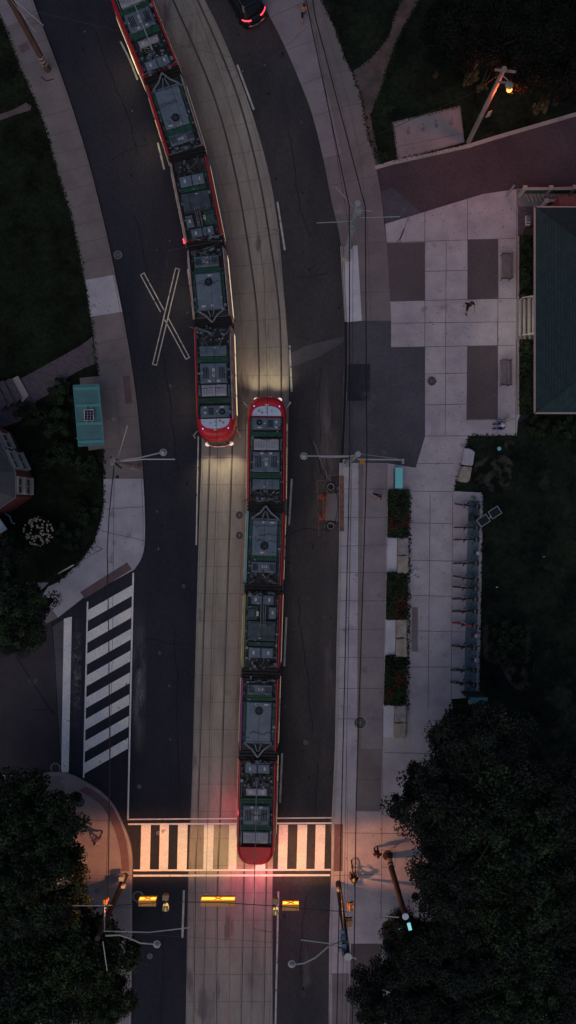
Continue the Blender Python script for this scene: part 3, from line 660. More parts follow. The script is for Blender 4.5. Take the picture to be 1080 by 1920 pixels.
# ------------------------------------------------------------------ trams
DOORL = []
def tram(label, pts, cat='tram', door_m='e_door', left=('red',)*5, right=('red',)*5):
    """pts: [nose, joint, joint, joint, joint, tail] as ground points (x, y), nose first"""
    pts = [Vector(p) for p in pts]
    ctr = (pts[2]+pts[3])/2
    root = thing('tram', label, cat, (ctr.x, ctr.y, 0.02))
    Zr = 3.34
    for si in range(5):
        a, c = pts[si], pts[si+1]                 # a = front end
        L_ = (c-a).length; fw = (a-c).normalized(); rt = Vector((fw.y, -fw.x))
        def T(x, s, z, a=a, fw=fw, rt=rt):        # x to the right, s metres behind the section's front end
            p = a - fw*s + rt*x; return (p.x, p.y, z)
        kind = 'ABCDE'[si]; g0 = 0.0 if kind == 'A' else 0.34; g1 = L_ if kind == 'E' else L_-0.34
        lev = [(0.32, 1.20, .05), (0.62, 1.27, 0), (0.86, 1.275, 0), (0.98, 1.275, .0), (1.25, 1.275, .03), (2.45, 1.265, .20), (2.62, 1.25, .26), (3.05, 1.22, .42), (3.25, 1.17, .60), (Zr, 1.10, .80)]
        bands = ['black', 'red', 'e_band', 'red', 'win', 'red', 'red', 'red', 'red']
        NN = 14
        def outline(w, n):
            o = []
            Rn = 1.75
            if kind == 'A':
                for k in range(NN+1):
                    th = math.pi*k/NN; cx = math.cos(th); sx = math.sin(th)
                    o.append((w*math.copysign(abs(cx)**.72, cx), Rn-(Rn-n)*abs(sx)**.82))
                o += [(-w, g1), (w, g1)]
            elif kind == 'E':
                o = [(w, g0)]; o += [(w, g0)][:0]
                o = [(-w, g0), (w, g0)]
                o = [(w, g0), (-w, g0)]
                for k in range(NN+1):
                    th = math.pi*k/NN; cx = -math.cos(th); sx = math.sin(th)
                    o.append((w*math.copysign(abs(cx)**.72, cx), g1-Rn+(Rn-n*.55)*abs(sx)**.82))
            else:
                o = [(w, g0), (-w, g0), (-w, g1), (w, g1)]
            return o
        sh = MB(); rings = []
        for z, wd, n in lev: rings.append([T(x, s, z) for x, s in outline(wd, n)])
        n = len(rings[0])
        for k in range(len(rings)-1):
            for i in range(n):
                j = (i+1) % n
                xs = [outline(1, 0)[i], outline(1, 0)[j]]
                nose = (kind == 'A' and xs[0][1] < 1.7 and xs[1][1] < 1.7) or (kind == 'E' and xs[0][1] > g1-1.7 and xs[1][1] > g1-1.7)
                m = bands[k]
                if m == 'e_band': m = ('red' if not nose else 'e_red')
                elif m == 'win': m = 'glass_dark' if nose else 'tram_white'
                elif not nose and k >= 6: m = right[si] if xs[0][0]+xs[1][0] > 0 else left[si]
                sh.add([rings[k][i], rings[k][j], rings[k+1][j], rings[k+1][i]], [(0, 3, 2, 1)], m)
        sh.add(rings[-1], [list(range(n))], 'tram_well'); sh.add(rings[0], [list(range(n))[::-1]], 'black')
        # parapets
        s0 = 1.55 if kind == 'A' else g0; s1 = g1-1.3 if kind == 'E' else g1
        for sd_ in (-1, 1):
            for (xa, xb, za, zb) in ((1.085, 1.16, Zr-.12, Zr+.15),):
                q = [T(sd_*xa, s0, za), T(sd_*xb, s0, za), T(sd_*xb, s1, za), T(sd_*xa, s1, za), T(sd_*xa, s0, zb), T(sd_*(xb-.03), s0, zb), T(sd_*(xb-.03), s1, zb), T(sd_*xa, s1, zb)]
                sh.add(q, [(3, 2, 1, 0), (4, 5, 6, 7), (0, 1, 5, 4), (1, 2, 6, 5), (2, 3, 7, 6), (3, 0, 4, 7)], right[si] if sd_ > 0 else left[si])
        body = sh.build('body_section', root)
        def bx(mb, x0, x1, s0_, s1_, z0, z1, m):
            q = [T(x0, s1_, z0), T(x1, s1_, z0), T(x1, s0_, z0), T(x0, s0_, z0), T(x0, s1_, z1), T(x1, s1_, z1), T(x1, s0_, z1), T(x0, s0_, z1)]
            mb.add(q, [(3, 2, 1, 0), (4, 5, 6, 7), (0, 1, 5, 4), (1, 2, 6, 5), (2, 3, 7, 6), (3, 0, 4, 7)], m)
        def cbx(mb, x0, x1, s0_, s1_, z0, z1, m, c=.05):     # chamfered top
            q = [T(x0, s1_, z0), T(x1, s1_, z0), T(x1, s0_, z0), T(x0, s0_, z0), T(x0, s1_, z1-c), T(x1, s1_, z1-c), T(x1, s0_, z1-c), T(x0, s0_, z1-c),
                 T(x0+c, s1_-c, z1), T(x1-c, s1_-c, z1), T(x1-c, s0_+c, z1), T(x0+c, s0_+c, z1)]
            f = [(3, 2, 1, 0), (8, 9, 10, 11)]
            for k in range(4):
                j = (k+1) % 4; f += [(k, j, 4+j, 4+k), (4+k, 4+j, 8+j, 8+k)]
            mb.add(q, f, m)
        def lab(mb, x, s_, w_, h_, z, m='label'): bx(mb, x-w_/2, x+w_/2, s_-h_/2, s_+h_/2, z, z+.006, m)
        def circ(mb, x, s_, r, z, h, m, n=16):
            vs = [T(x+r*math.cos(6.2832*k/n), s_+r*math.sin(6.2832*k/n), z) for k in range(n)]+[T(x+r*math.cos(6.2832*k/n), s_+r*math.sin(6.2832*k/n), z+h) for k in range(n)]
            mb.add(vs, [list(range(n))[::-1], list(range(n, 2*n))]+[(k, (k+1) % n, n+(k+1) % n, n+k) for k in range(n)], m)
        def sub(name, f):
            q = MB(); f(q); return q.build(name, body)
        ZT = Zr+.26
        def unit(s0_, s1_):       # grey unit with two louvre banks
            def f(q):
                cbx(q, -.86, .86, s0_, s1_, Zr, ZT, 'tram_slate', .08)
                h = s1_-s0_
                for sd_ in (-1, 1):
                    for k in range(4):
                        bx(q, sd_*(.36+.10*k)-.024, sd_*(.36+.10*k)+.024, s0_+h*.22, s0_+h*.78, ZT, ZT+.008, 'slot')
                circ(q, 0, s0_+h*.38, .10, ZT, .02, 'label'); circ(q, 0, s0_+h*.38, .06, ZT+.02, .01, 'label_red')
                lab(q, 0, s0_+h*.62, .16, .26, ZT); lab(q, -.28, s0_+h*.1, .18, .12, ZT); lab(q, .28, s0_+h*.1, .18, .12, ZT)
                lab(q, -.74, s0_+h*.5, .06, .1, ZT, 'label_red'); lab(q, .74, s0_+h*.5, .06, .1, ZT)
            sub('cooling_unit', f)
        def green(s0_, s1_, w_=1.0):
            def f(q):
                bx(q, -w_, w_, s0_, s1_, Zr, Zr+.10, 'tram_green')
                for k in range(5): bx(q, -w_+.1+k*w_*.45-.02, -w_+.1+k*w_*.45+.02, s0_, s1_, Zr+.10, Zr+.15, 'tram_green')
                bx(q, -w_, w_, (s0_+s1_)/2-.015, (s0_+s1_)/2+.015, Zr+.10, Zr+.13, 'tram_green')
            sub('green_walkway', f)
        def lightbox(s0_, s1_):
            def f(q):
                cbx(q, -.80, .80, s0_, s1_, Zr, ZT+.02, 'tram_light', .05)
                for k in range(15):
                    if k != 7: bx(q, -.70+.1*k-.012, -.70+.1*k+.012, s0_+.12, s1_-.1, ZT+.02, ZT+.028, 'tram_slate')
                bx(q, -.02, .02, s0_+.08, s1_-.06, ZT+.028, ZT+.04, 'label')
                bx(q, -.95, -.90, s0_, s1_, Zr, ZT-.1, 'steel'); bx(q, .90, .95, s0_, s1_, Zr, ZT-.1, 'steel')
            sub('resistor_box', f)
        def panel(s0_, s1_, fan_s):
            def f(q):
                cbx(q, -.80, .80, s0_, s1_, Zr, ZT-.02, 'tram_grey', .06)
                for k in range(3):
                    for sd_ in (-1, 1): circ(q, sd_*.55, s0_+(s1_-s0_)*(.2+.28*k), .025, ZT-.02, .015, 'slot', 8)
                lab(q, .45, s0_+.15, .26, .10, ZT-.02); lab(q, -.1, s0_+.15, .16, .10, ZT-.02); lab(q, 0, s0_+(s1_-s0_)*.5, .05, .08, ZT-.02, 'label_red'); lab(q, -.12, fan_s+(.42 if fan_s > (s0_+s1_)/2 else -.42), .26, .10, ZT-.02)
            o_ = sub('roof_panel', f)
            def f2(q):
                circ(q, 0, fan_s, .27, ZT-.02, .03, 'tram_dark', 24); circ(q, 0, fan_s, .235, ZT+.01, .006, 'slot', 24); circ(q, 0, fan_s, .07, ZT+.016, .02, 'tram_dark', 12)
                for k in range(7):
                    a_ = k*.8976; x_, y_ = .14*math.cos(a_), .14*math.sin(a_); circ(q, x_, fan_s+y_, .045, ZT+.016, .006, 'tram_dark', 6)
            sub('roof_fan', f2)
            for sd_ in (-1, 1): sub('green_edge', lambda q: bx(q, sd_*.91-.06, sd_*.91+.06, s0_, s1_, Zr, Zr+.08, 'tram_green'))
        def gbox(s0_, s1_, m='tram_slate'):
            def f(q):
                cbx(q, -.78, .78, s0_, s1_, Zr, ZT-.04, m, .05)
                h = s1_-s0_
                for sd_ in (-1, 1):
                    for k in range(4): bx(q, sd_*(.40+.09*k)-.02, sd_*(.40+.09*k)+.02, s0_+h*.2, s0_+h*.8, ZT-.04, ZT-.03, 'slot')
                circ(q, -.02, s0_+h*.45, .09, ZT-.04, .02, 'label'); circ(q, -.02, s0_+h*.45, .05, ZT-.02, .01, 'label_red'); lab(q, .18, s0_+h*.45, .08, .14, ZT-.04)
            sub('vented_box', f)
        def fanbox(s0_, s1_):
            def f(q):
                cbx(q, -.92, .92, s0_, s1_, Zr, ZT-.06, 'tram_slate', .05)
                for k in range(5): bx(q, .10+.07*k-.02, .10+.07*k+.02, s0_+.15, s1_-.15, ZT-.06, ZT-.05, 'slot')
                lab(q, -.45, s1_-.12, .26, .1, ZT-.06); lab(q, .62, s1_-.14, .16, .1, ZT-.06); circ(q, .62, s0_+.3, .08, ZT-.06, .015, 'label'); circ(q, -.12, (s0_+s1_)/2, .05, ZT-.06, .03, 'label')
            sub('air_box', f)
            def f2(q):
                circ(q, -.46, (s0_+s1_)/2-.05, .19, ZT-.06, .03, 'slot', 20); circ(q, -.46, (s0_+s1_)/2-.05, .06, ZT-.03, .02, 'tram_slate', 10)
                for k in range(6):
                    a_ = k*1.047; circ(q, -.46+.115*math.cos(a_), (s0_+s1_)/2-.05+.115*math.sin(a_), .035, ZT-.03, .008, 'tram_dark', 6)
            sub('roof_fan', f2)
        def plain(s0_, s1_, m='tram_slate', w_=.86, two=False, zt=None):
            zt = zt or ZT-.08
            def f(q):
                if two:
                    cbx(q, -w_, -.02, s0_, s1_, Zr, zt, m, .05); cbx(q, .02, w_, s0_, s1_, Zr, zt, m, .05)
                    lab(q, -w_*.6, (s0_+s1_)/2, .12, .22, zt); lab(q, w_*.6, (s0_+s1_)/2, .12, .22, zt)
                else:
                    cbx(q, -w_, w_, s0_, s1_, Zr, zt, m, .04); bx(q, w_*.45, w_*.47, s0_+.05, s1_-.05, zt, zt+.01, 'slot')
                    circ(q, .1, s0_+.2, .04, zt, .01, 'label_red', 8); lab(q, -.1, s1_-.15, .16, .05, zt)
            sub('equipment_box', f)
        def bits(s0_, s1_, n_=26):
            def f(q):
                for k in range(n_):
                    x_ = random.uniform(-.85, .85); y_ = random.uniform(s0_, s1_); a_, c_ = random.uniform(.03, .13), random.uniform(.03, .12)
                    bx(q, x_-a_, x_+a_, y_-c_, y_+c_, Zr, Zr+random.uniform(.05, .2), random.choice(['tram_slate', 'tram_dark', 'steel', 'tram_dark', 'black', 'tram_grey']))
                for k in range(6):
                    x_ = random.uniform(-.8, .8); p_ = [T(x_+random.uniform(-.3, .3)*j, s0_+(s1_-s0_)*j/3, Zr+.14+random.uniform(0, .08)) for j in range(4)]
                    q.tube(p_, .018, random.choice(['black', 'steel', 'black']), 5)
            sub('pipework', f)
        def bracket(s0_, s1_):     # V-shaped coupling frame
            def f(q):
                apex = .0; d = 1 if s1_ > s0_ else -1
                for sd_ in (-1, 1):
                    q.tube([T(0, s0_, Zr+.2), T(sd_*.35, s0_+(s1_-s0_)*.55, Zr+.2), T(sd_*.86, s1_, Zr+.15)], [.07, .06, .05], 'steel', 6)
                    q.tube([T(0, s0_+(s1_-s0_)*.2, Zr+.2), T(sd_*.2, s1_, Zr+.2)], .035, 'steel', 6)
                bx(q, -.9, .9, min(s1_, s1_+d*.12), max(s1_, s1_+d*.12), Zr, Zr+.16, 'tram_slate')
                circ(q, 0, s0_+(s1_-s0_)*.3, .10, Zr+.2, .06, 'slot', 12)
            sub('coupling_frame', f)
        if kind == 'A':
            def capf(q):
                # red nose roof
                o_ = []; z0, z1 = Zr, Zr+.16
                for (zz, w_, n_) in ((z0, 1.12, 1.02), (z1-.06, 1.08, 1.05), (z1, 1.0, 1.12)):
                    o_.append([T(x, s, zz) for x, s in [(w_*math.copysign(abs(math.cos(math.pi*k/NN))**.72, math.cos(math.pi*k/NN)), 1.75-(1.75-n_)*abs(math.sin(math.pi*k/NN))**.82) for k in range(NN+1)]])
                n_ = NN+1
                for k in range(2):
                    for i in range(n_): j = (i+1) % n_; q.add([o_[k][i], o_[k][j], o_[k+1][j], o_[k+1][i]], [(0, 3, 2, 1)], 'red')
                q.add(o_[2], [list(range(n_))[::-1]], 'red')
            # the cab roof reaches forward over the windscreen: red dome
            q = MB(); levs = [(2.95, 1.24, .27), (3.2, 1.205, .33), (3.42, 1.10, .50), (3.52, .98, .68)]
            rr_ = [[T(x, s, z) for x, s in [(w_*math.copysign(abs(math.cos(math.pi*k/NN))**.72, math.cos(math.pi*k/NN)), 1.62-(1.62-n_)*abs(math.sin(math.pi*k/NN))**.82) for k in range(NN+1)]] for z, w_, n_ in levs]
            n_ = NN+1
            for k in range(3):
                for i in range(n_): j = (i+1) % n_; q.add([rr_[k][i], rr_[k][j], rr_[k+1][j], rr_[k+1][i]], [(0, 3, 2, 1)], 'red')
            q.add(rr_[3], [list(range(n_))[::-1]], 'red')
            cr = q.build('cab_roof', root, smooth=False)
            q = MB(); pl = [(w_, s_) for w_, s_ in [(.92*math.copysign(abs(math.cos(math.pi*k/12))**.8, math.cos(math.pi*k/12)), 1.58-.62*abs(math.sin(math.pi*k/12))**.8) for k in range(13)]]
            vs = [T(x, s, 3.52) for x, s in pl]+[T(x, s, 3.56) for x, s in pl]; n_ = len(pl)
            q.add(vs, [list(range(n_, 2*n_))[::-1]]+[(k, (k+1) % n_, n_+(k+1) % n_, n_+k) for k in range(n_)], 'cap')
            q.build('roof_hatch', cr)
            for x_, s_, r_ in ((-.5, 1.3, .08), (-.3, 1.42, .085), (0, 1.15, .06), (0, 1.38, .06), (.32, 1.3, .05)):
                q = MB(); circ(q, x_, s_, r_, 3.56, .05, 'label', 12); circ(q, x_, s_, r_*.5, 3.61, .03, 'tram_grey', 10); q.build('aerial', cr)
            q = MB(); bx(q, -.1, .12, .84, .98, 3.53, 3.56, 'label'); q.build('number_plate', cr)
            for sd_ in (-1, 1):
                q = MB(); circ(q, sd_*.80, .98, .045, 3.45, .07, 'e_blue', 10); q.build('marker_lamp', cr)
                q = MB(); q.ball(T(sd_*.78, .20, .92), (.17, .14, .10), 'e_head', 12, 6); q.build('headlight', root)
                q = MB(); q.tube([T(sd_*1.26, .95, 2.6), T(sd_*1.5, .62, 2.75), T(sd_*1.46, .55, 2.2)], [.03, .05, .06], 'tram_white', 6); q.build('wing_mirror', root)
            # windscreen wiper + front light line
            q = MB(); q.tube([T(.95*math.copysign(abs(math.cos(a_))**.8, math.cos(a_)), .60-.585*abs(math.sin(a_)), .98) for a_ in [math.pi*(.12+.76*k/10) for k in range(11)]], .024, 'e_head', 6); q.build('light_strip', root)
            fanbox(1.68, 2.45); green(2.6, 2.9); lightbox(3.05, 3.75); unit(3.85, 5.15); green(5.2, 5.55); plain(5.6, 6.25); bits(6.25, L_-.3)
        elif kind == 'B':
            bracket(-.05, .75); panel(.85, 3.1, 2.5); green(3.12, 3.45, .84); gbox(3.5, 4.2); bits(4.2, L_-.3, 20)
        elif kind == 'C':
            bits(.2, .45, 10); plain(.4, 1.0, 'tram_slate', .72, True)
            def fg(q):
                bx(q, -.98, -.3, 1.1, 2.0, Zr, Zr+.12, 'tram_green'); cbx(q, -.92, -.45, 1.25, 1.8, Zr+.12, ZT-.05, 'tram_dark'); cbx(q, .42, .9, 1.15, 1.9, Zr, ZT-.06, 'tram_slate'); lab(q, .66, 1.5, .12, .2, ZT-.06); lab(q, -.3, 1.6, .14, .3, Zr+.12)
                for k in range(5): bx(q, -.9+.11*k, -.86+.11*k, 1.85, 1.98, Zr+.12, Zr+.16, 'tram_dark')
                for x_ in (-.08, .08, .2): q.tube([T(x_, 1.05, Zr+.2), T(x_, 2.35, Zr+.26)], .025, 'steel', 6)
            sub('contactor_gear', fg)
            plain(2.05, 3.3, 'tram_dark', .88, False, Zr+.18); green(3.4, 3.65, .8); plain(3.75, 4.4, 'tram_grey', .78, True); bits(4.4, L_-.3, 14)
        elif kind == 'D':
            bits(.3, .65, 14); gbox(.7, 1.35, 'tram_slate'); green(1.38, 1.75, .84); panel(1.8, 4.3, 2.35); bracket(L_+.05, 4.45)
        else:
            bits(.3, .5, 10); plain(.5, 1.1, 'tram_grey', .78, True); bits(1.1, 2.0, 22); plain(2.05, 2.5, 'tram_light', .66, True); green(2.7, 3.05); unit(3.1, 4.35); green(4.4, 4.75); lightbox(4.8, 5.5)
            q = MB(); levs = [(2.95, 1.235, .22), (3.2, 1.2, .28), (3.42, 1.10, .42), (3.54, .98, .62)]
            rr_ = [[T(x, L_-s, z) for x, s in [(-w_*math.copysign(abs(math.cos(math.pi*k/NN))**.72, math.cos(math.pi*k/NN)), 1.55-(1.55-n_)*abs(math.sin(math.pi*k/NN))**.82) for k in range(NN+1)]] for z, w_, n_ in levs]
            n_ = NN+1
            for k in range(3):
                for i in range(n_): j = (i+1) % n_; q.add([rr_[k][i], rr_[k][j], rr_[k+1][j], rr_[k+1][i]], [(0, 3, 2, 1)], 'red')
            q.add(rr_[3], [list(range(n_))[::-1]], 'red')
            q.build('rear_roof', root)
            for sd_ in (-1, 1):
                q = MB(); q.ball(T(sd_*.95, L_-.30, .95), (.13, .13, .16), 'e_tail', 10, 6); q.build('tail_light', root)
            # trolley pole
            q = MB(); q.tube([T(0, 1.6, ZT), T(0, 2.2, ZT+.35), T(.02, 4.8, ZT+.95), T(.02, L_+.9, 5.35)], [.04, .035, .025, .02], 'galv', 6)
            bx(q, -.12, .12, 1.3, 1.9, Zr+.1, ZT+.02, 'tram_dark'); tp = q.build('trolley_pole', root)
            q = MB(); q.tube([T(.02, L_+.86, 5.35), T(.02, L_+1.05, 5.40)], .05, 'steel', 8); q.build('trolley_shoe', tp)
        def edgebits(q):
            a0, a1 = (1.7 if kind == 'A' else g0+.1), (g1-1.5 if kind == 'E' else g1-.1)
            for sd_ in (-1, 1):
                for r_, xo in ((.022, .99), (.014, 1.035)):
                    q.tube([T(sd_*(xo+random.uniform(-.02, .02)), a0+(a1-a0)*j/9, Zr+.06+random.uniform(0, .03)) for j in range(10)], r_, random.choice(['black', 'steel', 'tram_dark']), 5)
                y_ = a0+.2
                while y_ < a1-.2:
                    w_ = random.uniform(.04, .10); h_ = random.uniform(.05, .22); xo = random.uniform(.90, 1.0)
                    bx(q, sd_*xo-w_, sd_*xo+w_, y_, y_+h_, Zr, Zr+random.uniform(.06, .2), random.choice(['tram_dark', 'tram_slate', 'black', 'tram_green', 'steel', 'tram_dark'])); y_ += random.uniform(.25, .7)
            for k in range(14):
                x_ = random.uniform(-.8, .8); y_ = random.uniform(a0+.2, a1-.2); lab(q, x_, y_, random.uniform(.03, .09), random.uniform(.03, .07), ZT+random.uniform(.0, .012), random.choice(['slot', 'label', 'tram_dark', 'tram_light']))
            for k in range(3):
                y_ = random.uniform(a0+.3, a1-.3); q.tube([T(-.95+.19*2*j/2, y_+random.uniform(-.1, .1), ZT+.03) for j in range(11)][random.randint(0, 3):], .013, 'black', 4)
        sub('roof_cabling', edgebits)
        # sides: windows, doors
        for sd_ in (-1, 1):
            xs = sd_*1.283
            s_a, s_b = (1.9 if kind == 'A' else g0+.15), (g1-1.9 if kind == 'E' else g1-.15)
            door = sd_ == 1 and kind in 'ABDE'
            segs = [(s_a, s_b)]
            if door:
                dc = {'A': 2.9, 'B': (s_a+s_b)/2, 'D': (s_a+s_b)/2, 'E': (s_a+s_b)/2-.2}[kind]
                dw = .42 if kind == 'A' else .70
                segs = [(s_a, dc-dw-.08), (dc+dw+.08, s_b)]
                q = MB(); bx(q, min(xs, xs+.02*sd_), max(xs, xs+.02*sd_), dc-dw, dc+dw, .40, 2.45, 'red'); d_ = q.build('door', body)
                q = MB()
                for e in (-1, 1): bx(q, xs+.02*sd_, xs+.035*sd_, dc+e*dw*.5-dw*.36, dc+e*dw*.5+dw*.36, .75, 2.3, door_m)
                q.build('door_glass', d_)
                if door_m == 'e_door':
                    a_, b2 = T(sd_*1.36, dc, 2.3), T(sd_*3.0, dc, 0)
                    DOORL.append((a_, b2))
            for (u, v) in segs:
                if v-u < .3: continue
                q = MB(); bx(q, min(xs, xs+.015*sd_), max(xs, xs+.015*sd_), u, v, 1.30, 2.40, 'black')
                wn = q.build('window', body)
                nn = max(1, round((v-u)/1.2)); ww = (v-u)/nn
                q = MB()
                for k in range(nn): bx(q, xs+.015*sd_, xs+.025*sd_, u+ww*k+.05, u+ww*(k+1)-.05, 1.36, 2.34, 'e_win')
                q.build('pane', wn)
            q = MB(); bx(q, min(sd_*1.24, sd_*1.262), max(sd_*1.24, sd_*1.262), g0+.1 if kind != 'A' else 1.9, g1-.1 if kind != 'E' else g1-1.9, 2.66, 2.78, 'tram_white'); q.build('side_stripe', body)
    # bellows
    for j in range(1, 5):
        p = pts[j]; d1 = (pts[j-1]-pts[j]).normalized(); d2 = (pts[j]-pts[j+1]).normalized(); d = (d1+d2).normalized(); r_ = Vector((d.y, -d.x))
        q = MB()
        for k in range(7):
            s_ = -.33+.11*k; w_ = 1.2 if k % 2 else 1.14
            c = p + d*s_
            dd = (d1*max(0, s_)+d2*max(0, -s_)+d*.1).normalized(); rr_ = Vector((dd.y, -dd.x))
            e = dd*.055
            base = [c-rr_*w_-e, c+rr_*w_-e, c+rr_*w_+e, c-rr_*w_+e]
            q.prism([(v.x, v.y) for v in base], .5, 3.3 if k % 2 else 3.24, 'black')
        q.build('bellows', root)
    return root

def g(px, py): v = P(px, py, 3.5); return (v.x, v.y)
T2 = [(500.5, 733), (498.5, 950), (493, 1104), (488, 1263), (483, 1418), (478, 1634)]
tram2 = tram('red and grey articulated tram on the right track, rear end over the lower crosswalk', [g(*p) for p in T2], door_m='e_door_dim', left=('red', 'edge_teal', 'edge_olive', 'edge_plum', 'red'))
T1 = [(405, 832), (398, 603), (384, 455), (350, 288), (304, 139), (224, -58)]
tram1 = tram('red and grey articulated tram on the curved left track, cut off by the top edge', [g(*p) for p in T1], left=('edge_pale', 'edge_pale', 'red', 'edge_pale', 'red'), right=('red', 'edge_pale', 'edge_pale', 'red', 'red'))

def lamp_light(name, kind, loc, energy, color, parent=None, **k):
    d = bpy.data.lights.new(name, kind); d.energy = energy; d.color = color
    o = bpy.data.objects.new(name, d); COL.objects.link(o)
    for a, v in k.items():
        if a not in ('aim', 'rot'): setattr(d, a, v)
    o.location = loc
    if 'aim' in k: o.rotation_euler = (Vector(k['aim'])-Vector(loc)).to_track_quat('-Z', 'Y').to_euler()
    if 'rot' in k: o.rotation_euler = k['rot']
    if parent is not None:
        o.parent = parent; o.matrix_parent_inverse = parent.matrix_basis.inverted()
    return o
# head and tail lights of the trams
for a_, b2 in DOORL: lamp_light('door_lamp', 'SPOT', a_, 80, (1, .66, .32), tram1, spot_size=R(120), spot_blend=1.0, shadow_soft_size=.2, aim=b2)
def beam(tr, pts, e=140):
    n, j = Vector(g(*pts[0])), Vector(g(*pts[1])); fw = (n-j).normalized(); rt = Vector((fw.y, -fw.x))
    for s_ in (-1, 1):
        a = n+fw*.15+rt*s_*.75; t_ = a+fw*4.6
        lamp_light('headlamp_beam', 'SPOT', (a.x, a.y, 1.0), e, (1, .74, .42), tr, spot_size=R(125), spot_blend=1.0, shadow_soft_size=.1, aim=(t_.x, t_.y, 0))
    e1, e2 = Vector(g(*pts[5])), Vector(g(*pts[4])); bk = (e1-e2).normalized(); rt = Vector((bk.y, -bk.x))
    for s_ in (-1, 1):
        a = e1+bk*.2+rt*s_*.8; t_ = a+bk*6.5
        lamp_light('tail_lamp_beam', 'SPOT', (a.x, a.y, 1.5), 420, (1, .09, .17), tr, spot_size=R(120), spot_blend=1.0, shadow_soft_size=.1, aim=(t_.x, t_.y, 0))
beam(tram1, T1); beam(tram2, T2)
for s_, e_ in ((-1, 46), (1, 18)):
    c_ = Vector(g(*T2[5])); lamp_light('red_wash_fill', 'POINT', (c_.x+s_*(1.45 if s_ > 0 else 1.7), c_.y+(.4 if s_ > 0 else 2.9), 1.3), e_, (1, .07, .12), tram2, shadow_soft_size=.15)  # added red fill lights for the wash on the asphalt, no lamp stands here
mp_ = P(340, 452, 2.4); q = MB(); q.rbox((mp_.x+.15, mp_.y, 2.4), (.06, .3, .16), 'e_tail', .02, R(12)); q.build('side_marker', tram1)
lamp_light('side_marker_glow', 'POINT', (mp_.x-.1, mp_.y, 2.2), 9, (1, .06, .10), tram1, shadow_soft_size=.1)

# ------------------------------------------------------------------ crossover signs, beacons, span wires
ZB = 6.1
def glow_sign(px, py, L_, label, power, color, tilt):
    p = P(px, py, ZB); t = thing('crossover_sign', label, 'sign', (p.x, p.y, ZB), 0, 'amber signs over the lower crosswalk')
    w_ = .30
    q = MB()      # open-bottomed housing: two long side plates and a lid, so the light falls in a band
    q.box((p.x, p.y+.17, ZB-.14), (L_, .012, .62), 'yellow'); q.box((p.x, p.y-.17, ZB-.14), (L_, .012, .62), 'yellow')
    q.box((p.x, p.y, ZB+.20), (L_, .34, .02), 'e_lid')
    q.build('housing', t)
    q = MB(); q.box((p.x, p.y+.160, ZB-.14), (L_-.01, .008, .60), 'black'); q.box((p.x, p.y-.160, ZB-.14), (L_-.01, .008, .60), 'black'); q.build('light_baffle', t)  # black plates added to soak up stray light outside the band
    q = MB(); q.box((p.x, p.y+.185, ZB-.02), (L_-.02, .014, .42), 'e_amber'); f = q.build('sign_face', t)
    q = MB(); q.box((p.x, p.y+.196, ZB-.02), (L_-.1, .006, .22), 'e_amber_hi'); q.build('bright_core', f)
    q = MB()
    for s_ in (-1, 1): q.box((p.x, p.y+.205, ZB-.02), (.50, .008, .07), 'tarmac_black', ry=s_*.55)
    q.build('cross_mark', f)
    q = MB()
    for s_ in (-1, 1): q.tube([(p.x+s_*L_*.35, p.y, ZB+.22), (p.x+s_*L_*.35, p.y, ZB+.55)], .015, 'steel', 6)
    q.build('hanger', t)
    lamp_light('crossover_lamp', 'AREA', (p.x, p.y-.05, ZB+(.13 if not tilt else .02)), power, color, t, shape='RECTANGLE', size=L_-.15 if not tilt else .36, size_y=.05, rot=(0, -tilt, 0))
glow_sign(277, 1691, 1.05, 'short amber X sign over the left lane, left of the other two', 500, (1, .34, .13), -.70)
glow_sign(409, 1691, 2.05, 'long amber X sign over the left tram track, longest of the three', 200, (1, .60, .10), 0)
glow_sign(545, 1699, 1.0, 'short amber X sign over the right lane, nearest the right kerb', 500, (1, .34, .13), .70)
def beacon(px, py, label, lit):
    p = P(px, py, 6.0); t = thing('beacon_pair', label, 'beacon', (p.x, p.y, 6.0), 0, 'beacons hung on the span wire')
    for s_ in (1, -1):
        q = MB(); q.tube([(p.x, p.y+s_*.12, 6.0), (p.x, p.y+s_*.30, 6.0), (p.x, p.y+s_*.46, 6.02)], [.13, .19, .17], 'beige' if s_ > 0 else 'e_beacon' if lit else 'beige', 12)
        q.box((p.x, p.y+s_*.32, 6.17), (.36, .30, .03), 'beige'); h = q.build('beacon_head', t)
        q = MB(); q.tube([(p.x, p.y+s_*.44, 6.02), (p.x, p.y+s_*.50, 6.02)], .14, 'e_beacon' if s_ < 0 else 'yellow', 12); q.build('lens', h)
    q = MB(); q.tube([(p.x-.05, p.y-.14, 6.0), (p.x+.05, p.y+.14, 6.0)], .06, 'steel', 6); q.tube([(p.x, p.y, 6.0), (p.x, p.y, 6.5)], .02, 'steel', 6); q.build('clamp', t)
beacon(311, 1691, 'beige twin beacon right of the left amber sign', True)
beacon(517, 1698, 'beige twin beacon left of the right amber sign', True)

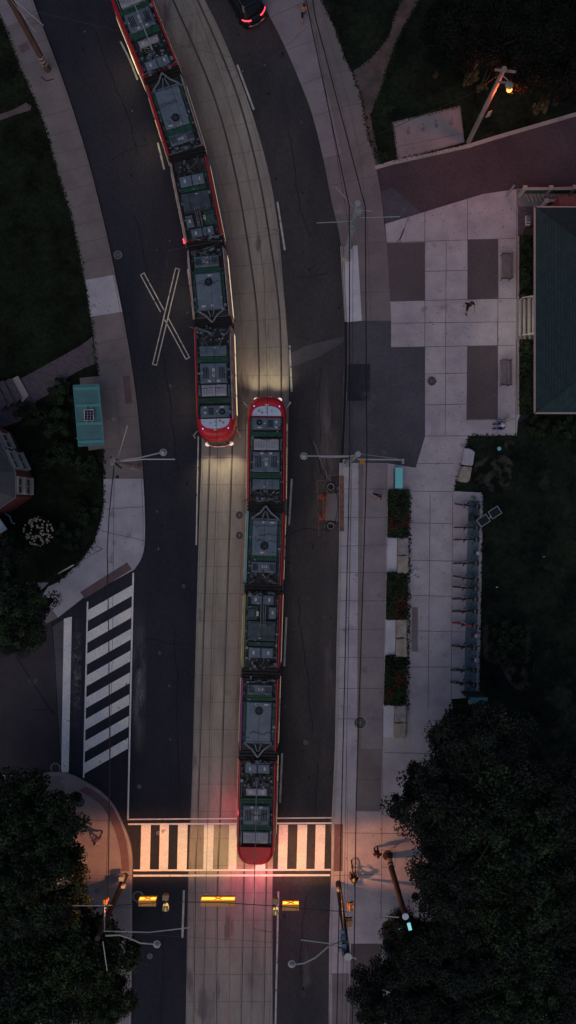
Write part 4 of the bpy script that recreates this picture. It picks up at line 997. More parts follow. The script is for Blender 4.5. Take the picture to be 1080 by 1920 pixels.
def sag(p0, p1, s_=.15, n=10):
    p0, p1 = Vector(p0), Vector(p1)
    return [p0+(p1-p0)*(k/n)-Vector((0, 0, 4*s_*(k/n)*(1-k/n))) for k in range(n+1)]
def wire(name, label, cat, pts, r, m='cable', group=None, sg=.1):
    q = MB(); o = []
    for a, c in zip(pts, pts[1:]): o += sag(a, c, sg)[0 if not o else 1:]
    q.tube(o, r, m, 5); ob = q.build(name); tag(ob, label, cat, group); return ob
wire('span_wire', 'dark span wire carrying the three amber signs and beacons', 'wire', [P(84, 1698, 6.5), P(205, 1699, 6.5), P(311, 1691, 6.45), P(409, 1692, 6.4), P(517, 1699, 6.4), P(650, 1710, 6.5)], .022, sg=.0)
wire('power_cable', 'thick black overhead cable over the right kerb, nearer the road', 'cable', [P(540, -160, 8.7), P(580, 30, 8.6), P(655, 388, 8.8), P(656, 855, 8.9), P(641, 1500, 8.7), P(634, 1790, 8.8), P(630, 2010, 8.7)], .032, sg=.0)
wire('power_cable', 'thick black overhead cable farther from the road, right of its twin', 'cable', [P(560, -160, 8.7), P(592, 35, 8.6), P(685, 388, 8.8), P(688, 855, 8.9), P(668, 1500, 8.7), P(664, 1792, 8.8), P(658, 2010, 8.7)], .032, sg=.0)
wire('service_cable', 'thin cable between the two thick black cables on the right', 'cable', [P(592, 60, 7.6), P(662, 470, 7.4), P(660, 862, 7.4), P(648, 1500, 7.3), P(645, 1760, 7.2), P(638, 2010, 7.2)], .012, sg=.0)
wire('service_cable', 'thin faint cable running just right of the right lamp masts down to the amber heads', 'cable', [P(658, 880, 7.0), P(650, 1400, 6.9), P(652, 1700, 6.8), P(648, 2010, 6.8)], .010, sg=.0)
wire('telephone_cable', 'black sagging cable from the left wooden pole down over the slanted crosswalk', 'cable', [P(214, 872, 7.6), P(205, 960, 7.5), P(201, 1030, 7.4), P(204, 1200, 7.3), P(206, 1450, 7.3), P(202, 1700, 7.2)], .030, sg=.0)
wire('service_cable', 'thin grey wire beside the black cable over the slanted crosswalk', 'cable', [P(214, 880, 7.0), P(211, 1200, 6.9), P(206, 1450, 6.9), P(197, 1700, 6.9)], .011, sg=.0)
# contact wires
wire('contact_wire', 'thin contact wire above the left track', 'wire', [P(236, -90, 5.5), P(296, 90, 5.5), P(337, 210, 5.5), P(372, 330, 5.5), P(390, 450, 5.5), P(400, 600, 5.5), P(408, 860, 5.5), P(397, 1200, 5.5), P(388, 1600, 5.5), P(378, 2000, 5.5)], .012, sg=.0)
wire('contact_wire', 'thin contact wire above the right track', 'wire', [P(330, -90, 5.5), P(381, 50, 5.5), P(420, 160, 5.5), P(455, 280, 5.5), P(480, 400, 5.5), P(495, 520, 5.5), P(502, 740, 5.5), P(492, 1150, 5.5), P(478, 1600, 5.5), P(468, 2000, 5.5)], .012, sg=.0)
for n_, (a, c, lb) in enumerate((((212, 864), (672, 852), 'hair-thin cross wire between the two middle masts'), ((205, 1748), (640, 1775), 'hair-thin cross wire below the amber signs'), ((668, 400), (315, 470), 'hair-thin cross wire from the upper right mast over the left tram'),
        ((60, 20), (497, 122), 'hair-thin cross wire near the top of the frame'), ((497, 122), (588, 40), 'hair-thin tie wire reaching toward the upper right cables'))):
    wire('cross_wire', lb, 'wire', [P(*a, 6.4), P(*c, 6.4)], .009, 'wire', sg=.0)
def arm_y(px, py, pts, label):
    p = P(px, py, 6.0); t = thing('pull_off', label, 'wire fitting', (p.x, p.y, 6.0), 0, 'pull-off fittings on the contact wires')
    for (x, y) in pts:
        q = MB(); q.tube([P(px, py, 6.05), P((px+x)/2, (py+y)/2, 6.0), P(x, y, 5.75)], .010, 'wire', 5); q.build('rod', t)
    q = MB(); q.ball(P(px, py, 6.05), .05, 'steel', 6, 4); q.build('knuckle', t)
arm_y(455, 133, ((420, 132), (427, 156)), 'pale forked fitting over the slab right of the top of the left tram')
arm_y(497, 122, ((499, 70), (515, 158), (460, 135)), 'pale forked fitting over the road near the top dashed line')
arm_y(349, 177, ((312, 177), (318, 200)), 'pale forked fitting lying over the second module of the left tram')
arm_y(248, 208, ((216, 178), (262, 262)), 'thin bent fitting over the dark road left of the left tram')
arm_y(318, 452, ((299, 425), (308, 424), (312, 504)), 'thin forked fitting over the red-lit road left of the left tram')
arm_y(522, 431, ((489, 427), (492, 449)), 'pale forked fitting over the slab beside the second dashed line')
arm_y(415, 452, ((374, 450), (380, 471)), 'pale forked fitting over the joint of the left tram')
arm_y(510, 1748, ((473, 1740), (476, 1744)), 'pale short fitting over the lower right track')

# ------------------------------------------------------------------ poles, lamps
def polemesh(q, b_, t_, r0, r1, m, n=12):
    b_, t_ = Vector(b_), Vector(t_); q.tube([b_+(t_-b_)*k/4 for k in range(5)], [r0+(r1-r0)*k/4 for k in range(5)], m, n)
def pole_thing(name, label, base, h, r0, r1, m, top=None, group=None, cat='utility pole'):
    """base: ground pixel; stands upright"""
    p = P(*base, 0.1); t = thing(name, label, cat, (p.x, p.y, 0.1), 0, group)
    q = MB(); polemesh(q, (p.x, p.y, .1), (p.x, p.y, h), r0, r1, m); q.build('pole', t)
    q = MB(); q.disc((p.x, p.y, h), r1*1.15, .05, 'galv' if 'wood' not in m else m, 14); q.build('pole_cap', t)
    return t, p
def lamp_head(t, p, m='galv', r=.22, lit=None):
    q = MB(); q.disc((p[0], p[1], p[2]-.06), r, .06, m, 22, r*.96); q.ball((p[0], p[1], p[2]), (r*.72, r*.72, .14), 'galv_dark', 16, 5, True); q.ball((p[0], p[1], p[2]+.08), (r*.34, r*.34, .1), 'label', 10, 4, True)
    h = q.build('lamp_head', t)
    q = MB(); q.disc((p[0], p[1], p[2]-.09), r*.8, .03, 'label' if not lit else lit, 18); q.build('lens', h)
# left middle
t, p = pole_thing('utility_pole', 'brown wooden pole with white bands on the left pavement, just below the bus shelter', (259, 877), 8.0, .20, .15, 'wood_pale')
q = MB()
for z in (.5, 1.5, 2.5): q = MB(); q.disc((p.x, p.y, z), .215, .12, 'trim_dull', 14); q.build('band', t)
q = MB(); q.tube([(p.x, p.y, 7.3), P(262, 858, 7.6), P(300, 849, 7.7)], [.045, .045, .04], 'galv', 6); q.build('lamp_arm', t)
lamp_head(t, P(306, 848, 7.7))
q = MB(); q.tube([(p.x, p.y, 6.7), P(270, 861, 6.7), P(328, 861, 6.7)], .035, 'label', 6); q.build('bracket_arm', t)
q = MB(); q.tube([(p.x, p.y, 6.9), P(239, 798, 6.9)], .03, 'label', 6); q.build('stay_arm', t)
q = MB(); q.box(P(216, 868, 7.3), (.45, .25, .4), 'galv_dark'); q.tube([P(207, 856, 7.6), P(217, 870, 7.6), P(228, 878, 7.6)], .05, 'black', 6); q.ball(P(220, 894, 7.4), .10, 'black', 8, 6); q.build('cable_box', t)
# right middle
t, p = pole_thing('lamp_mast', 'steel mast at the top of the pale kerb strip, lamp reaching left over the road', (650, 869), 9.0, .17, .14, 'galv_dark', cat='lamp post')
q = MB(); q.tube([(p.x, p.y, 8.2), P(655, 855, 8.3), P(577, 855, 8.3)], [.05, .05, .04], 'galv', 6); q.build('lamp_arm', t)
lamp_head(t, P(570, 855, 8.3))
q = MB(); q.tube([(p.x, p.y, 7.2), P(645, 857, 7.2), P(600, 857, 7.2)], .03, 'galv', 6); q.build('bracket_arm', t)
q = MB(); q.tube([P(670, 861, 6.5), P(755, 862, 6.5)], .05, 'galv', 6); q.tube([P(675, 851, 8.6), P(744, 860, 6.9)], .02, 'galv', 6); q.box(P(755.5, 865, 6.4), (.12, .32, .2), 'galv_dark'); q.build('sign_arm', t)
q = MB(); q.rbox(P(679, 866, 5.8), (.30, .26, .5), 'yellow', .05); q.build('signal_box', t)
q = MB(); q.box((p.x, p.y, .16), (.55, .55, .1), 'galv_dark'); q.build('base_plate', t)
# right upper
t, p = pole_thing('lamp_mast', 'steel mast with round cap and long arms above the short bright strip', (648, 482), 9.6, .19, .15, 'galv_dark', cat='utility pole')
q = MB()
for z, a in ((8.6, 15), (8.9, 15), (7.6, 10), (7.0, 12), (6.2, 10)): q = MB(); q.box((p.x+.1, p.y-.12, z), (.35, .3, .22), 'galv_dark' if a == 15 else 'steel'); q.build('clamp', t)
for (a, zz) in (((594, 418), 7.0), ((629, 350), 8.8), ((697, 396), 8.8), ((750, 406), 7.5), ((667, 436), 6.0)):
    q = MB(); q.tube([(p.x, p.y, zz-.1), P(*a, zz)], .028, 'galv', 6); q.build('arm', t)
q = MB(); q.rbox((p.x+.1, p.y+.3, 1.6), (.45, .35, .6), 'steel', .05); q.build('control_cabinet', t)
q = MB(); q.box((p.x, p.y, .16), (.6, .6, .1), 'stone_warm'); q.build('base_plate', t)
# top left wood pole
t, p = pole_thing('utility_pole', 'tall dark red-brown wooden pole leaning out of frame at the top left', (90, 132), 11.0, .20, .15, 'wood')
q = MB()
for z in (.9, 1.3, 1.7): q = MB(); q.disc((p.x, p.y, z), .215, .16, 'trim_white', 14); q.build('band', t)
q = MB(); q.tube([(p.x, p.y, 8.3), P(66, 60, 6.6)], .012, 'label', 5); q.tube([(p.x, p.y, 8.3), P(82, 48, 7.2)], .016, 'label', 5); q.tube([(p.x-.2, p.y+.1, .3), (p.x+.1, p.y-.25, 1.2)], .08, 'wood', 6); q.build('stay_arm', t)
q = MB(); q.tube([(p.x+.18, p.y+.05, .2), (p.x+.17, p.y+.05, 9)], .03, 'black', 6); q.build('conduit', t)
# top right lamp
t, p = pole_thing('street_lamp', 'pale wooden pole with a glowing orange lamp beside the concrete pad', (878, 267), 9.2, .17, .13, 'wood_pale', cat='street lamp')
q = MB(); tp = P(944, 131, 9.1); q.box(tp+Vector((.1, -.05, 0)), (1.2, .1, .12), 'wood_pale', rz=-.12); q.box(tp+Vector((.2, -.45, -.5)), (.7, .09, .1), 'wood_pale', rz=-.1); q.build('crossarm', t)
q = MB(); q.tube([P(940, 140, 8.8), P(952, 150, 8.9), P(955, 163, 8.1)], .03, 'galv_dark', 6); q.build('lamp_arm', t)
q = MB(); q.ball(P(955, 160, 7.9), (.24, .24, .16), 'galv_dark', 12, 5, True); q.build('lamp_shade', t)
q = MB(); q.ball(P(955, 168, 7.7), (.17, .17, .15), 'e_sodium', 12, 8); q.build('bulb', t)
b0 = P(955, 168, 7.7); lamp_light('sodium_lamp', 'POINT', (b0.x, b0.y, 7.0), 330, (1, .13, .03), t, shadow_soft_size=.12)
q = MB(); q.box((p.x+.55, p.y+.25, 3.5), (.28, .04, .7), 'trim_white', rz=.4); q.build('notice', t)
wire('service_cable', 'wire from the top of the pale lamp pole down over the concrete pad', 'cable', [P(942, 136, 9.0), P(880, 178, 8.6), P(712, 250, 7.0)], .014, sg=.0)
# lower left
t, p = pole_thing('utility_pole', 'red-brown wooden pole at the lower left corner with arms over the road', (236, 1641), 8.2, .18, .14, 'wood_dark')
q = MB(); q.tube([(p.x, p.y, 7.4), P(280, 1748, 7.4), P(356, 1739, 7.4)], .035, 'galv', 6); q.build('bracket_arm', t)
q = MB(); q.tube([P(198, 1754, 7.5), P(225, 1753, 7.8), P(245, 1760, 7.9), P(263, 1768, 7.9), P(288, 1770, 7.8)], [.05, .05, .045, .045, .04], 'galv', 7); q.build('lamp_arm', t)
lamp_head(t, P(294, 1771, 7.8))
q = MB(); q.tube([P(193, 1765, 7.6), P(201, 1820, 7.2)], .03, 'galv', 6); q.build('stay_arm', t)
q = MB(); q.box(P(216, 1688, 3.6), (.22, .05, .75), 'trim_white', rz=-.3); q.build('sign_plate', t)
q = MB(); q.rbox(P(228, 1646, 1.4), (.34, .3, .5), 'galv', .05); q.build('control_cabinet', t); q = MB(); q.rbox(P(231, 1662, 2.4), (.26, .2, .3), 'trim_white', .04); q.build('control_cabinet', t)
q = MB(); q.tube([P(196, 1690, 6.5), P(196, 1745, 7.4)], .04, 'galv', 6); q.tube([P(200, 1700, 5), P(188, 1752, 7.6)], .05, 'galv_dark', 6); q.build('conduit', t)
t = thing('pedestrian_signal', 'small amber signal head above the left pavement at the end of the span wire', 'signal', tuple(P(198, 1689, 5.5)))
q = MB(); q.rbox(P(198, 1689, 5.5), (.28, .3, .4), 'yellow', .05); q.build('signal_box', t)
q = MB(); q.tube([P(190, 1698, 5.6), P(210, 1698, 5.6)], .04, 'galv_dark', 6); q.build('bracket', t)
t, p = pole_thing('lamp_mast', 'slim mast with a round cap poking out of the lower left tree', (140, 1604), 7.0, .10, .08, 'galv', cat='utility pole')
q = MB(); q.disc(P(82, 1699, 7.0), .17, .08, 'galv_dark', 16); q.build('round_cap', t)
q = MB(); q.tube([P(86, 1698, 6.9), P(197, 1698, 6.6)], .03, 'galv', 6); q.build('bracket_arm', t)
# lower right
t, p = pole_thing('utility_pole', 'cluttered pole at the lower right kerb with a curved lamp arm reaching left', (634, 1656), 9.1, .19, .15, 'wood_dark')
q = MB(); q.tube([(p.x, p.y, 8.0), P(610, 1768, 8.0), P(564, 1762, 8.0)], .035, 'galv', 6); q.build('bracket_arm', t)
q = MB(); q.tube([P(640, 1765, 8.1), P(615, 1775, 8.4), P(592, 1795, 8.5), P(570, 1806, 8.5), P(553, 1808, 8.4)], [.05, .05, .045, .045, .04], 'galv', 7); q.build('lamp_arm', t)
lamp_head(t, P(547, 1808, 8.4))
q = MB(); q.disc((p.x, p.y, 9.15), .22, .08, 'galv', 18); q.build('round_cap', t)
q = MB(); q.tube([P(652, 1793, 9.0), P(668, 1797, 9.0)], .04, 'galv', 6); q.ball(P(667, 1797, 9.0), .07, 'galv', 8, 5); q.build('side_arm', t)
q = MB()
for k in range(14): q.box(P(640+random.uniform(-4, 10), 1745+k*3.2, 7.3+k*.12), (random.uniform(.1, .35), random.uniform(.08, .3), .2), random.choice(['galv_dark', 'steel', 'pv', 'cap']))
q.build('cable_box', t)
q = MB(); q.tube([P(641, 1690, 4.5), P(647, 1770, 7.6)], .04, 'galv', 6); q.tube([P(640, 1668, 2.5), P(642, 1700, 5.2)], .05, 'wood', 6); q.build('conduit', t)
q = MB(); q.rbox(P(635, 1668, 2.0), (.26, .2, .34), 'trim_white', .04); q.build('control_cabinet', t)
for nm, (x, y), lb in (('u', (656, 1701), 'upper amber pedestrian signal hung beside the lower right pole'), ('l', (654, 1730), 'lower amber pedestrian signal hung beside the lower right pole')):
    t = thing('pedestrian_signal', lb, 'signal', tuple(P(x, y, 5.0)), 0, 'amber signals beside the lower right pole')
    q = MB(); q.rbox(P(x, y, 5.0), (.32, .36, .35), 'yellow', .05); q.box(P(x+5, y-2, 5.1), (.14, .2, .2), 'yellow'); q.build('signal_box', t)
    q = MB(); q.tube([P(x-6, y-10, 5.1), P(x-1, y-9, 5.3), P(x+6, y-10, 5.1)], .05, 'black', 6); q.tube([P(x, y-9, 5.2), P(x, y+14, 5.2)], .03, 'galv', 6); q.build('bracket', t)
# wooden pole by the right tree, cyan lit
t, p = pole_thing('utility_pole', 'leaning-looking brown wooden pole standing in a square tree pit beside the right tree', (727, 1604), 8.3, .20, .16, 'wood_dark')
q = MB(); q.disc((p.x, p.y, .1), .34, .06, 'wood_dark', 20); q.build('base_ring', t); q = MB(); q.disc((p.x, p.y, 1.0), .215, .5, 'trim_dull', 14); q.build('band', t); q = MB(); q.disc((p.x, p.y, 1.8), .213, .15, 'trim_dull', 14); q.build('band', t)
q = MB(); q.tube([P(748, 1720, 8.0), P(716, 1717, 8.0)], .035, 'label', 6); q.build('side_arm', t)
q = MB(); q.disc((p.x, p.y, 8.36), .19, .05, 'cap', 16); q.build('round_cap', t)
t = thing('street_lamp', 'cyan-white lit lamp half hidden by leaves below the leaning-looking wooden pole', 'street lamp', tuple(P(760, 1640, .1)))
q = MB(); q.tube([P(766, 1690, .1), P(768, 1736, 7.8)], .06, 'galv_dark', 8); q.build('pole', t)
q = MB(); q.box(P(768, 1738, 7.9), (.20, .44, .10), 'e_cyan', rz=.25, top=.8); q.build('lamp_head', t)
lp = P(750, 1746, 7.2); lamp_light('cool_lamp', 'POINT', (lp.x, lp.y, 7.0), 7, (.5, .95, 1), t, shadow_soft_size=.1)
# lower left sign and guy wire
t = thing('no_entry_sign', 'red and white sign on a short post at the left street corner', 'sign', tuple(P(68, 1100, .1)))
p = P(70, 1096, .1)
q = MB(); q.tube([p, (p.x, p.y, 2.9)], .03, 'galv', 8); q.build('post', t)
q = MB(); sp = P(61, 1101, 2.6); q.box(sp, (.30, .62, .03), 'trim_white', rz=-.2, rx=-.35); f = q.build('sign_plate', t)
q = MB(); q.tube([sp+Vector((0, 0, .02)), sp+Vector((0, 0, .045))], .17, 'label_red', 16); q.box(sp+Vector((0, 0, .05)), (.05, .24, .012), 'trim_white', rz=-.2); q.build('red_disc', f)
q = MB(); q.box(P(67, 1110, 2.1), (.20, .22, .03), 'trim_white', rz=-.2); q.build('small_plate', t)
t = thing('guy_wire', 'slanting wire with a white sleeve from the left street corner up to the black cable', 'wire', tuple(P(60, 1103, .1)))
a, c = P(58, 1104, .1), P(192, 1029, 7.3)
q = MB(); q.tube([a, c], .014, 'wire', 5); q.tube([P(192, 1029, 7.3), P(182, 1024, 7.3), P(172, 1030, 7.2), P(184, 1034, 7.2), P(192, 1029, 7.3)], .02, 'cable', 5); q.build('wire', t)
q = MB(); q.tube([a+(c-a)*.42, a+(c-a)*.63], .045, 'label', 8); q.build('sleeve', t)
# signpost right
t = thing('sign_post', 'thin dark post at the upper left corner of the plaza', 'post', tuple(P(748, 452, ZW)))
p = P(748, 453, ZW)
q = MB(); q.tube([p, (p.x, p.y, 4.4)], .03, 'galv_dark', 8); q.build('post', t)
q = MB(); q.tube([(p.x, p.y, .6), (p.x, p.y, 2.6)], .045, 'wood_dark', 8); q.build('sleeve', t)
q = MB(); q.box((p.x, p.y, 4.42), (.16, .16, .05), 'galv_dark'); q.build('cap', t)
q = MB(); q.ring((p.x, p.y, ZW+.015), .15, .19, 'joint', 4); q.build('base_frame', t)
t = thing('bollard_post', 'thick dark post standing at the upper edge of the plaza', 'post', tuple(P(950, 368, ZW)))
p = P(950, 368, ZW); q = MB(); q.tube([p, (p.x, p.y, 2.2)], [.09, .07], 'galv_dark', 10); q.build('post', t)
q = MB(); q.ball((p.x, p.y, 2.2), .09, 'tarmac_black', 8, 5); q.build('cap', t)

# ------------------------------------------------------------------ bus shelter
c0 = P(165, 780, 0); t = thing('bus_shelter', 'teal glass-roofed bus shelter on the left pavement with a small solar panel', 'bus shelter', (c0.x, c0.y, ZW))
Z = 2.6
q = MB(); q.prism([P2(a, Z) for a in ((137, 722), (186, 720), (196, 835), (147, 838))], Z, Z+.06, 'teal'); rf = q.build('roof', t)
for y in (729, 761, 795, 829):
    dx = (y-722)*.088
    q = MB(); q.prism([P2(a, Z+.07) for a in ((139+dx, y-2.6), (186+dx, y-4.4), (186+dx, y+1.2), (139+dx, y+2.4))], Z+.062, Z+.12, 'teal_rib'); q.build('roof_rib', rf)
q = MB()
for xy in ((139, 722), (186, 722)): pass
for a, c in (((138, 724), (148, 836)), ((185, 722), (195, 833))): q.tube([P(*a, Z+.06), P(*c, Z+.06)], .05, 'teal_rib', 6)
q.build('roof_edge', rf)
q = MB(); q.prism([P2(a, 2.9) for a in ((157, 768), (175, 767), (176, 788), (158, 789))], 2.86, 2.89, 'label'); sp = q.build('solar_panel', t)
q = MB()
for i in range(3):
    for j in range(4): x, y = 158.8+5.4*i, 769.2+4.8*j; q.prism([P2(a, 2.9) for a in ((x, y), (x+4.8, y-.2), (x+4.9, y+4.2), (x+.1, y+4.4))], 2.892, 2.90, 'pv')
q.build('solar_cells', sp)
q = MB()
for x in (161, 171):
    q.tube([P(x, 761, 2.74), P(x+2, 795, 2.74)], .02, 'label', 5)
q.build('panel_rail', sp)
for xy in ((158, 738), (190, 737), (162, 828), (194, 826)):
    q = MB(); a = P(*xy, ZW); q.tube([a, (a.x, a.y, Z)], .05, 'teal_rib', 8); q.build('post', t)
q = MB(); a, c = P(162, 738, 0), P(166, 828, 0); q.box(((a.x+c.x)/2, (a.y+c.y)/2, 1.35), (.03, 3.1, 2.1), 'teal', rz=.04); q.build('back_pane', t)
q = MB(); q.box(((a.x+c.x)/2+.4, (a.y+c.y)/2, .5), (.42, 2.0, .06), 'galv', rz=.04); q.box(((a.x+c.x)/2+.4, (a.y+c.y)/2, .3), (.1, 1.4, .36), 'galv_dark', rz=.04); q.build('bench_seat', t)

# teal cabinet, solar dock station
def box_thing(name, label, cat, px, py, d, m, z0=ZW, rz=0, lid=None):
    c = P(px, py, z0+d[2]); t = thing(name, label, cat, (c.x, c.y, z0), rz)
    q = MB(); q.rbox((c.x, c.y, z0+d[2]/2), d, m, .04, rz); q.build('body', t)
    q = MB(); q.rbox((c.x, c.y, z0+d[2]+.025), (d[0]+.06, d[1]+.06, .05), lid or m, .05, rz); q.build('lid', t)
    return t
box_thing('utility_cabinet', 'turquoise-topped narrow cabinet above the first flower bed', 'cabinet', 748, 896, (.44, 1.32, 1.1), 'dock_plate', lid='teal_bright')

dkx = lambda y: 886-(y-944)*.021
t = thing('dock_platform', 'long blue-grey steel platform under the row of parked bicycles', 'bike dock platform', (*P2((884, 1110)), ZW))
for k in range(6):
    y0, y1 = 939+k*60.2, 939+(k+1)*60.2-.6
    q = MB(); q.prism([P2(a) for a in ((dkx(y0)-9, y0), (dkx(y0)+12.5, y0), (dkx(y1)+12.5, y1), (dkx(y1)-9, y1))], ZW, ZW+.05, 'dock_plate'); q.build('plate', t)
def dock(px, py):
    c = P(px, py, ZW); t = thing('bike_dock', '', 'bike dock', (c.x, c.y, ZW), 0, 'docks on the steel platform')
    q = MB(); q.rbox((0, 0, .42), (.20, .26, .74), 'galv_dark', .05); q.build('post', t, local=True)
    q = MB(); q.rbox((-.19, 0, .62), (.16, .24, .26), 'tarmac_black', .04); q.build('lock', t, local=True)
    q = MB(); q.box((0, 0, .80), (.16, .20, .02), 'label', ry=.2); q.build('top_plate', t, local=True)
    return t
BY = [(948, 6), (989, -2), (1011, -4), (1055, -4), (1083, 7), (1101, 2), (1121, -4), (1144, -5), (1169, 4), (1210, 0), (1253, -5), (1278, 1)]
words = ['nearest the solar panels, topmost in the row', 'just below the solar panels, second in the row', 'third from the top, above the first empty dock', 'just below the first empty dock', 'tilted the other way, fifth from the top', 'sixth from the top of the row', 'seventh from the top, with a reddish rear wheel', 'just above the bright red one', 'bright red', 'between the two lower empty docks', 'second from the bottom of the row', 'at the bottom end of the row']
d0 = None
for k, (y, a) in enumerate(BY+[(1036, 0), (1189, 0), (1234, 0)]):
    lb = ('pale dock holding the bicycle that is '+words[k]) if k < 12 else ('empty pale dock, %s of the three empty ones' % ['uppermost', 'middle', 'lowest'][k-12])
    lb = ' '.join(lb.split()[:16])
    if d0 is None: d0 = dock(dkx(y)+7, y); d0['label'] = lb
    else:
        c = copy_tree(d0, lb); v = P(dkx(y)+7, y, ZW); c.location = v; c.matrix_basis = Matrix.Translation(v)
M['bike_maroon'] = mat('bike_maroon', (0.07, 0.012, 0.02), 0.5)
def bicycle(label, frame_m='bike_black', basket=True, fender='bike_maroon', cat='bicycle', group=None):
    t = thing('bicycle', label, cat, (0, 0, 0), 0, group)
    L_ = dict(local=True)
    for s_, fm in ((-1, fender), (1, 'bike_black')):
        q = MB(); q.torus((s_*.54, 0, .34), .32, .034, 'tyre', n=22, k=6); w_ = q.build('wheel', t, **L_)
        q = MB(); q.torus((s_*.54, 0, .34), .29, .010, 'steel', n=20, k=4)
        for k in range(8): a = k*math.pi/4; q.tube([(s_*.54, 0, .34), (s_*.54+.29*math.cos(a), 0, .34+.29*math.sin(a))], .004, 'steel', 3)
        q.tube([(s_*.54, -.05, .34), (s_*.54, .05, .34)], .03, 'steel', 8); q.build('spokes', w_, **L_)
        q = MB(); pts = [(s_*.54+.37*math.cos(a), 0, .34+.37*math.sin(a)) for a in [R(20+140*k/8) for k in range(9)]] if s_ > 0 else [(s_*.54+.37*math.cos(a), 0, .34+.37*math.sin(a)) for a in [R(10+170*k/8) for k in range(9)]]
        for a, c in zip(pts, pts[1:]): q.add([(a[0], -.035, a[2]), (a[0], .035, a[2]), (c[0], .035, c[2]), (c[0], -.035, c[2])], [(0, 1, 2, 3)], fm)
        q.build('mudguard', t, **L_)
    q = MB()
    for a, c, r in (((-.1, 0, .32), (-.24, 0, .86), .03), ((-.1, 0, .32), (.36, 0, .80), .045), ((-.1, 0, .32), (-.54, 0, .34), .016), ((-.22, 0, .75), (-.54, 0, .34), .012), ((.33, 0, .95), (.42, 0, .62), .022), ((.42, -.05, .62), (.54, -.05, .34), .014), ((.42, .05, .62), (.54, .05, .34), .014)): q.tube([a, c], r, frame_m, 8)
    q.build('frame', t, **L_)
    q = MB(); q.tube([(-.36, 0, .93), (-.28, 0, .95), (-.10, 0, .94)], [.085, .07, .03], 'bike_black', 8); q.build('saddle', t, **L_)
    q = MB(); q.tube([(.20, .31, 1.02), (.27, .20, 1.04), (.33, 0, 1.0), (.27, -.20, 1.04), (.20, -.31, 1.02)], .020, 'tarmac_black', 6)
    for s_ in (-1, 1): q.tube([(.17, s_*.32, 1.02), (.27, s_*.24, 1.04)], .032, 'bike_black', 6)
    q.build('handlebar', t, **L_)
    q = MB(); q.tube([(-.1, -.09, .32), (-.1, .09, .32)], .04, 'steel', 8)
    for s_ in (-1, 1): q.tube([(-.1, s_*.09, .32), (-.1+s_*.12, s_*.11, .32-s_*.11)], .012, 'steel', 5); q.box((-.1+s_*.12, s_*.16, .32-s_*.11), (.09, .10, .025), 'bike_black')
    q.build('crank', t, **L_)
    if basket:
        q = MB(); q.box((.56, 0, .90), (.26, .30, .20), 'bike_black', top=1.15); q.box((.50, 0, 1.012), (.05, .28, .01), 'steel'); q.build('basket', t, **L_)
    return t
def place(t, px, py, rz, z=ZW):
    v = P(px, py, z); t.location = v; t.rotation_euler = (0, 0, rz); t.matrix_basis = Matrix.Translation(v) @ Matrix.Rotation(rz, 4, 'Z')
bk = bicycle('dark share bicycle, '+words[0], group='share bicycles parked in the docks')
for k, (y, a) in enumerate(BY):
    if k == 0: o = bk
    elif k == 8: o = bicycle('bright red share bicycle in the row of dark ones', 'bike_redb', True, 'bike_redb', group='share bicycles parked in the docks')
    else: o = copy_tree(bk, 'dark share bicycle, '+words[k])
    place(o, dkx(y)-11.5, y, R(a)*-1+R(-2), ZW+.01)
for (x, y, lb, g_) in ((893, 970, 'dark payment terminal on the platform beside the solar panels', 0),):
    t = thing('payment_terminal', lb, 'kiosk', tuple(P(x, y, ZW)))
    c = P(x-9, y+1, ZW); q = MB(); q.rbox((c.x, c.y, .9), (.42, .42, 1.5), 'tarmac_black', .05); q.build('body', t)
    q = MB(); q.box((c.x-.06, c.y, 1.67), (.26, .30, .02), 'pv_black'); q.build('screen', t)
t = thing('solar_mast', 'pair of framed solar panels on a mast at the edge of the lawn', 'solar panel', tuple(P(895, 975, ZW)))
c = P(896, 974, ZW); q = MB(); q.tube([c, (c.x, c.y, 3.1)], .05, 'galv', 8); q.tube([(c.x, c.y, 3.05), P(925, 960, 3.2)], .03, 'galv', 6); q.build('mast', t)
for cx, cy in ((906.5, 976), (928, 961)):
    q = MB(); v = P(cx, cy, 3.2); q.box(v, (.74, .56, .04), 'galv_dark', rz=R(33)); pn = q.build('panel_frame', t)
    q = MB(); q.box(v+Vector((0, 0, .025)), (.65, .47, .012), 'pv_black', rz=R(33)); q.build('solar_cells', pn)
t = thing('map_sign', 'slanted pale-topped map board at the bottom end of the bicycle platform', 'sign', tuple(P(884, 1302, ZW)))
c = P(884, 1300, ZW); q = MB(); q.box((c.x-.05, c.y+.1, 1.0), (1.3, .10, 1.8), 'tarmac_black'); q.build('board', t)
q = MB(); q.box((c.x+.05, c.y-.03, 1.98), (1.15, .36, .03), 'teal_rib', rx=.15); q.build('top_panel', t)
q = MB(); q.box((c.x+.1, c.y-.55, .2), (.65, .3, .25), 'trim_dull'); q.build('foot', t)
t = thing('bag', 'small yellow-tan bag on the ground at the top of the bicycle platform', 'bag', tuple(P(886, 934, ZW)))
c = P(885, 934, ZW); q = MB(); q.ball((c.x, c.y, ZW+.12), (.18, .11, .14), 'cream', 10, 6); q.build('body', t)
q = MB(); q.ball((c.x+.17, c.y, ZW+.14), (.06, .07, .07), 'black', 8, 5); q.tube([(c.x-.1, c.y, ZW+.24), (c.x, c.y, ZW+.34), (c.x+.1, c.y, ZW+.24)], .012, 'black', 5); q.build('handle', t)

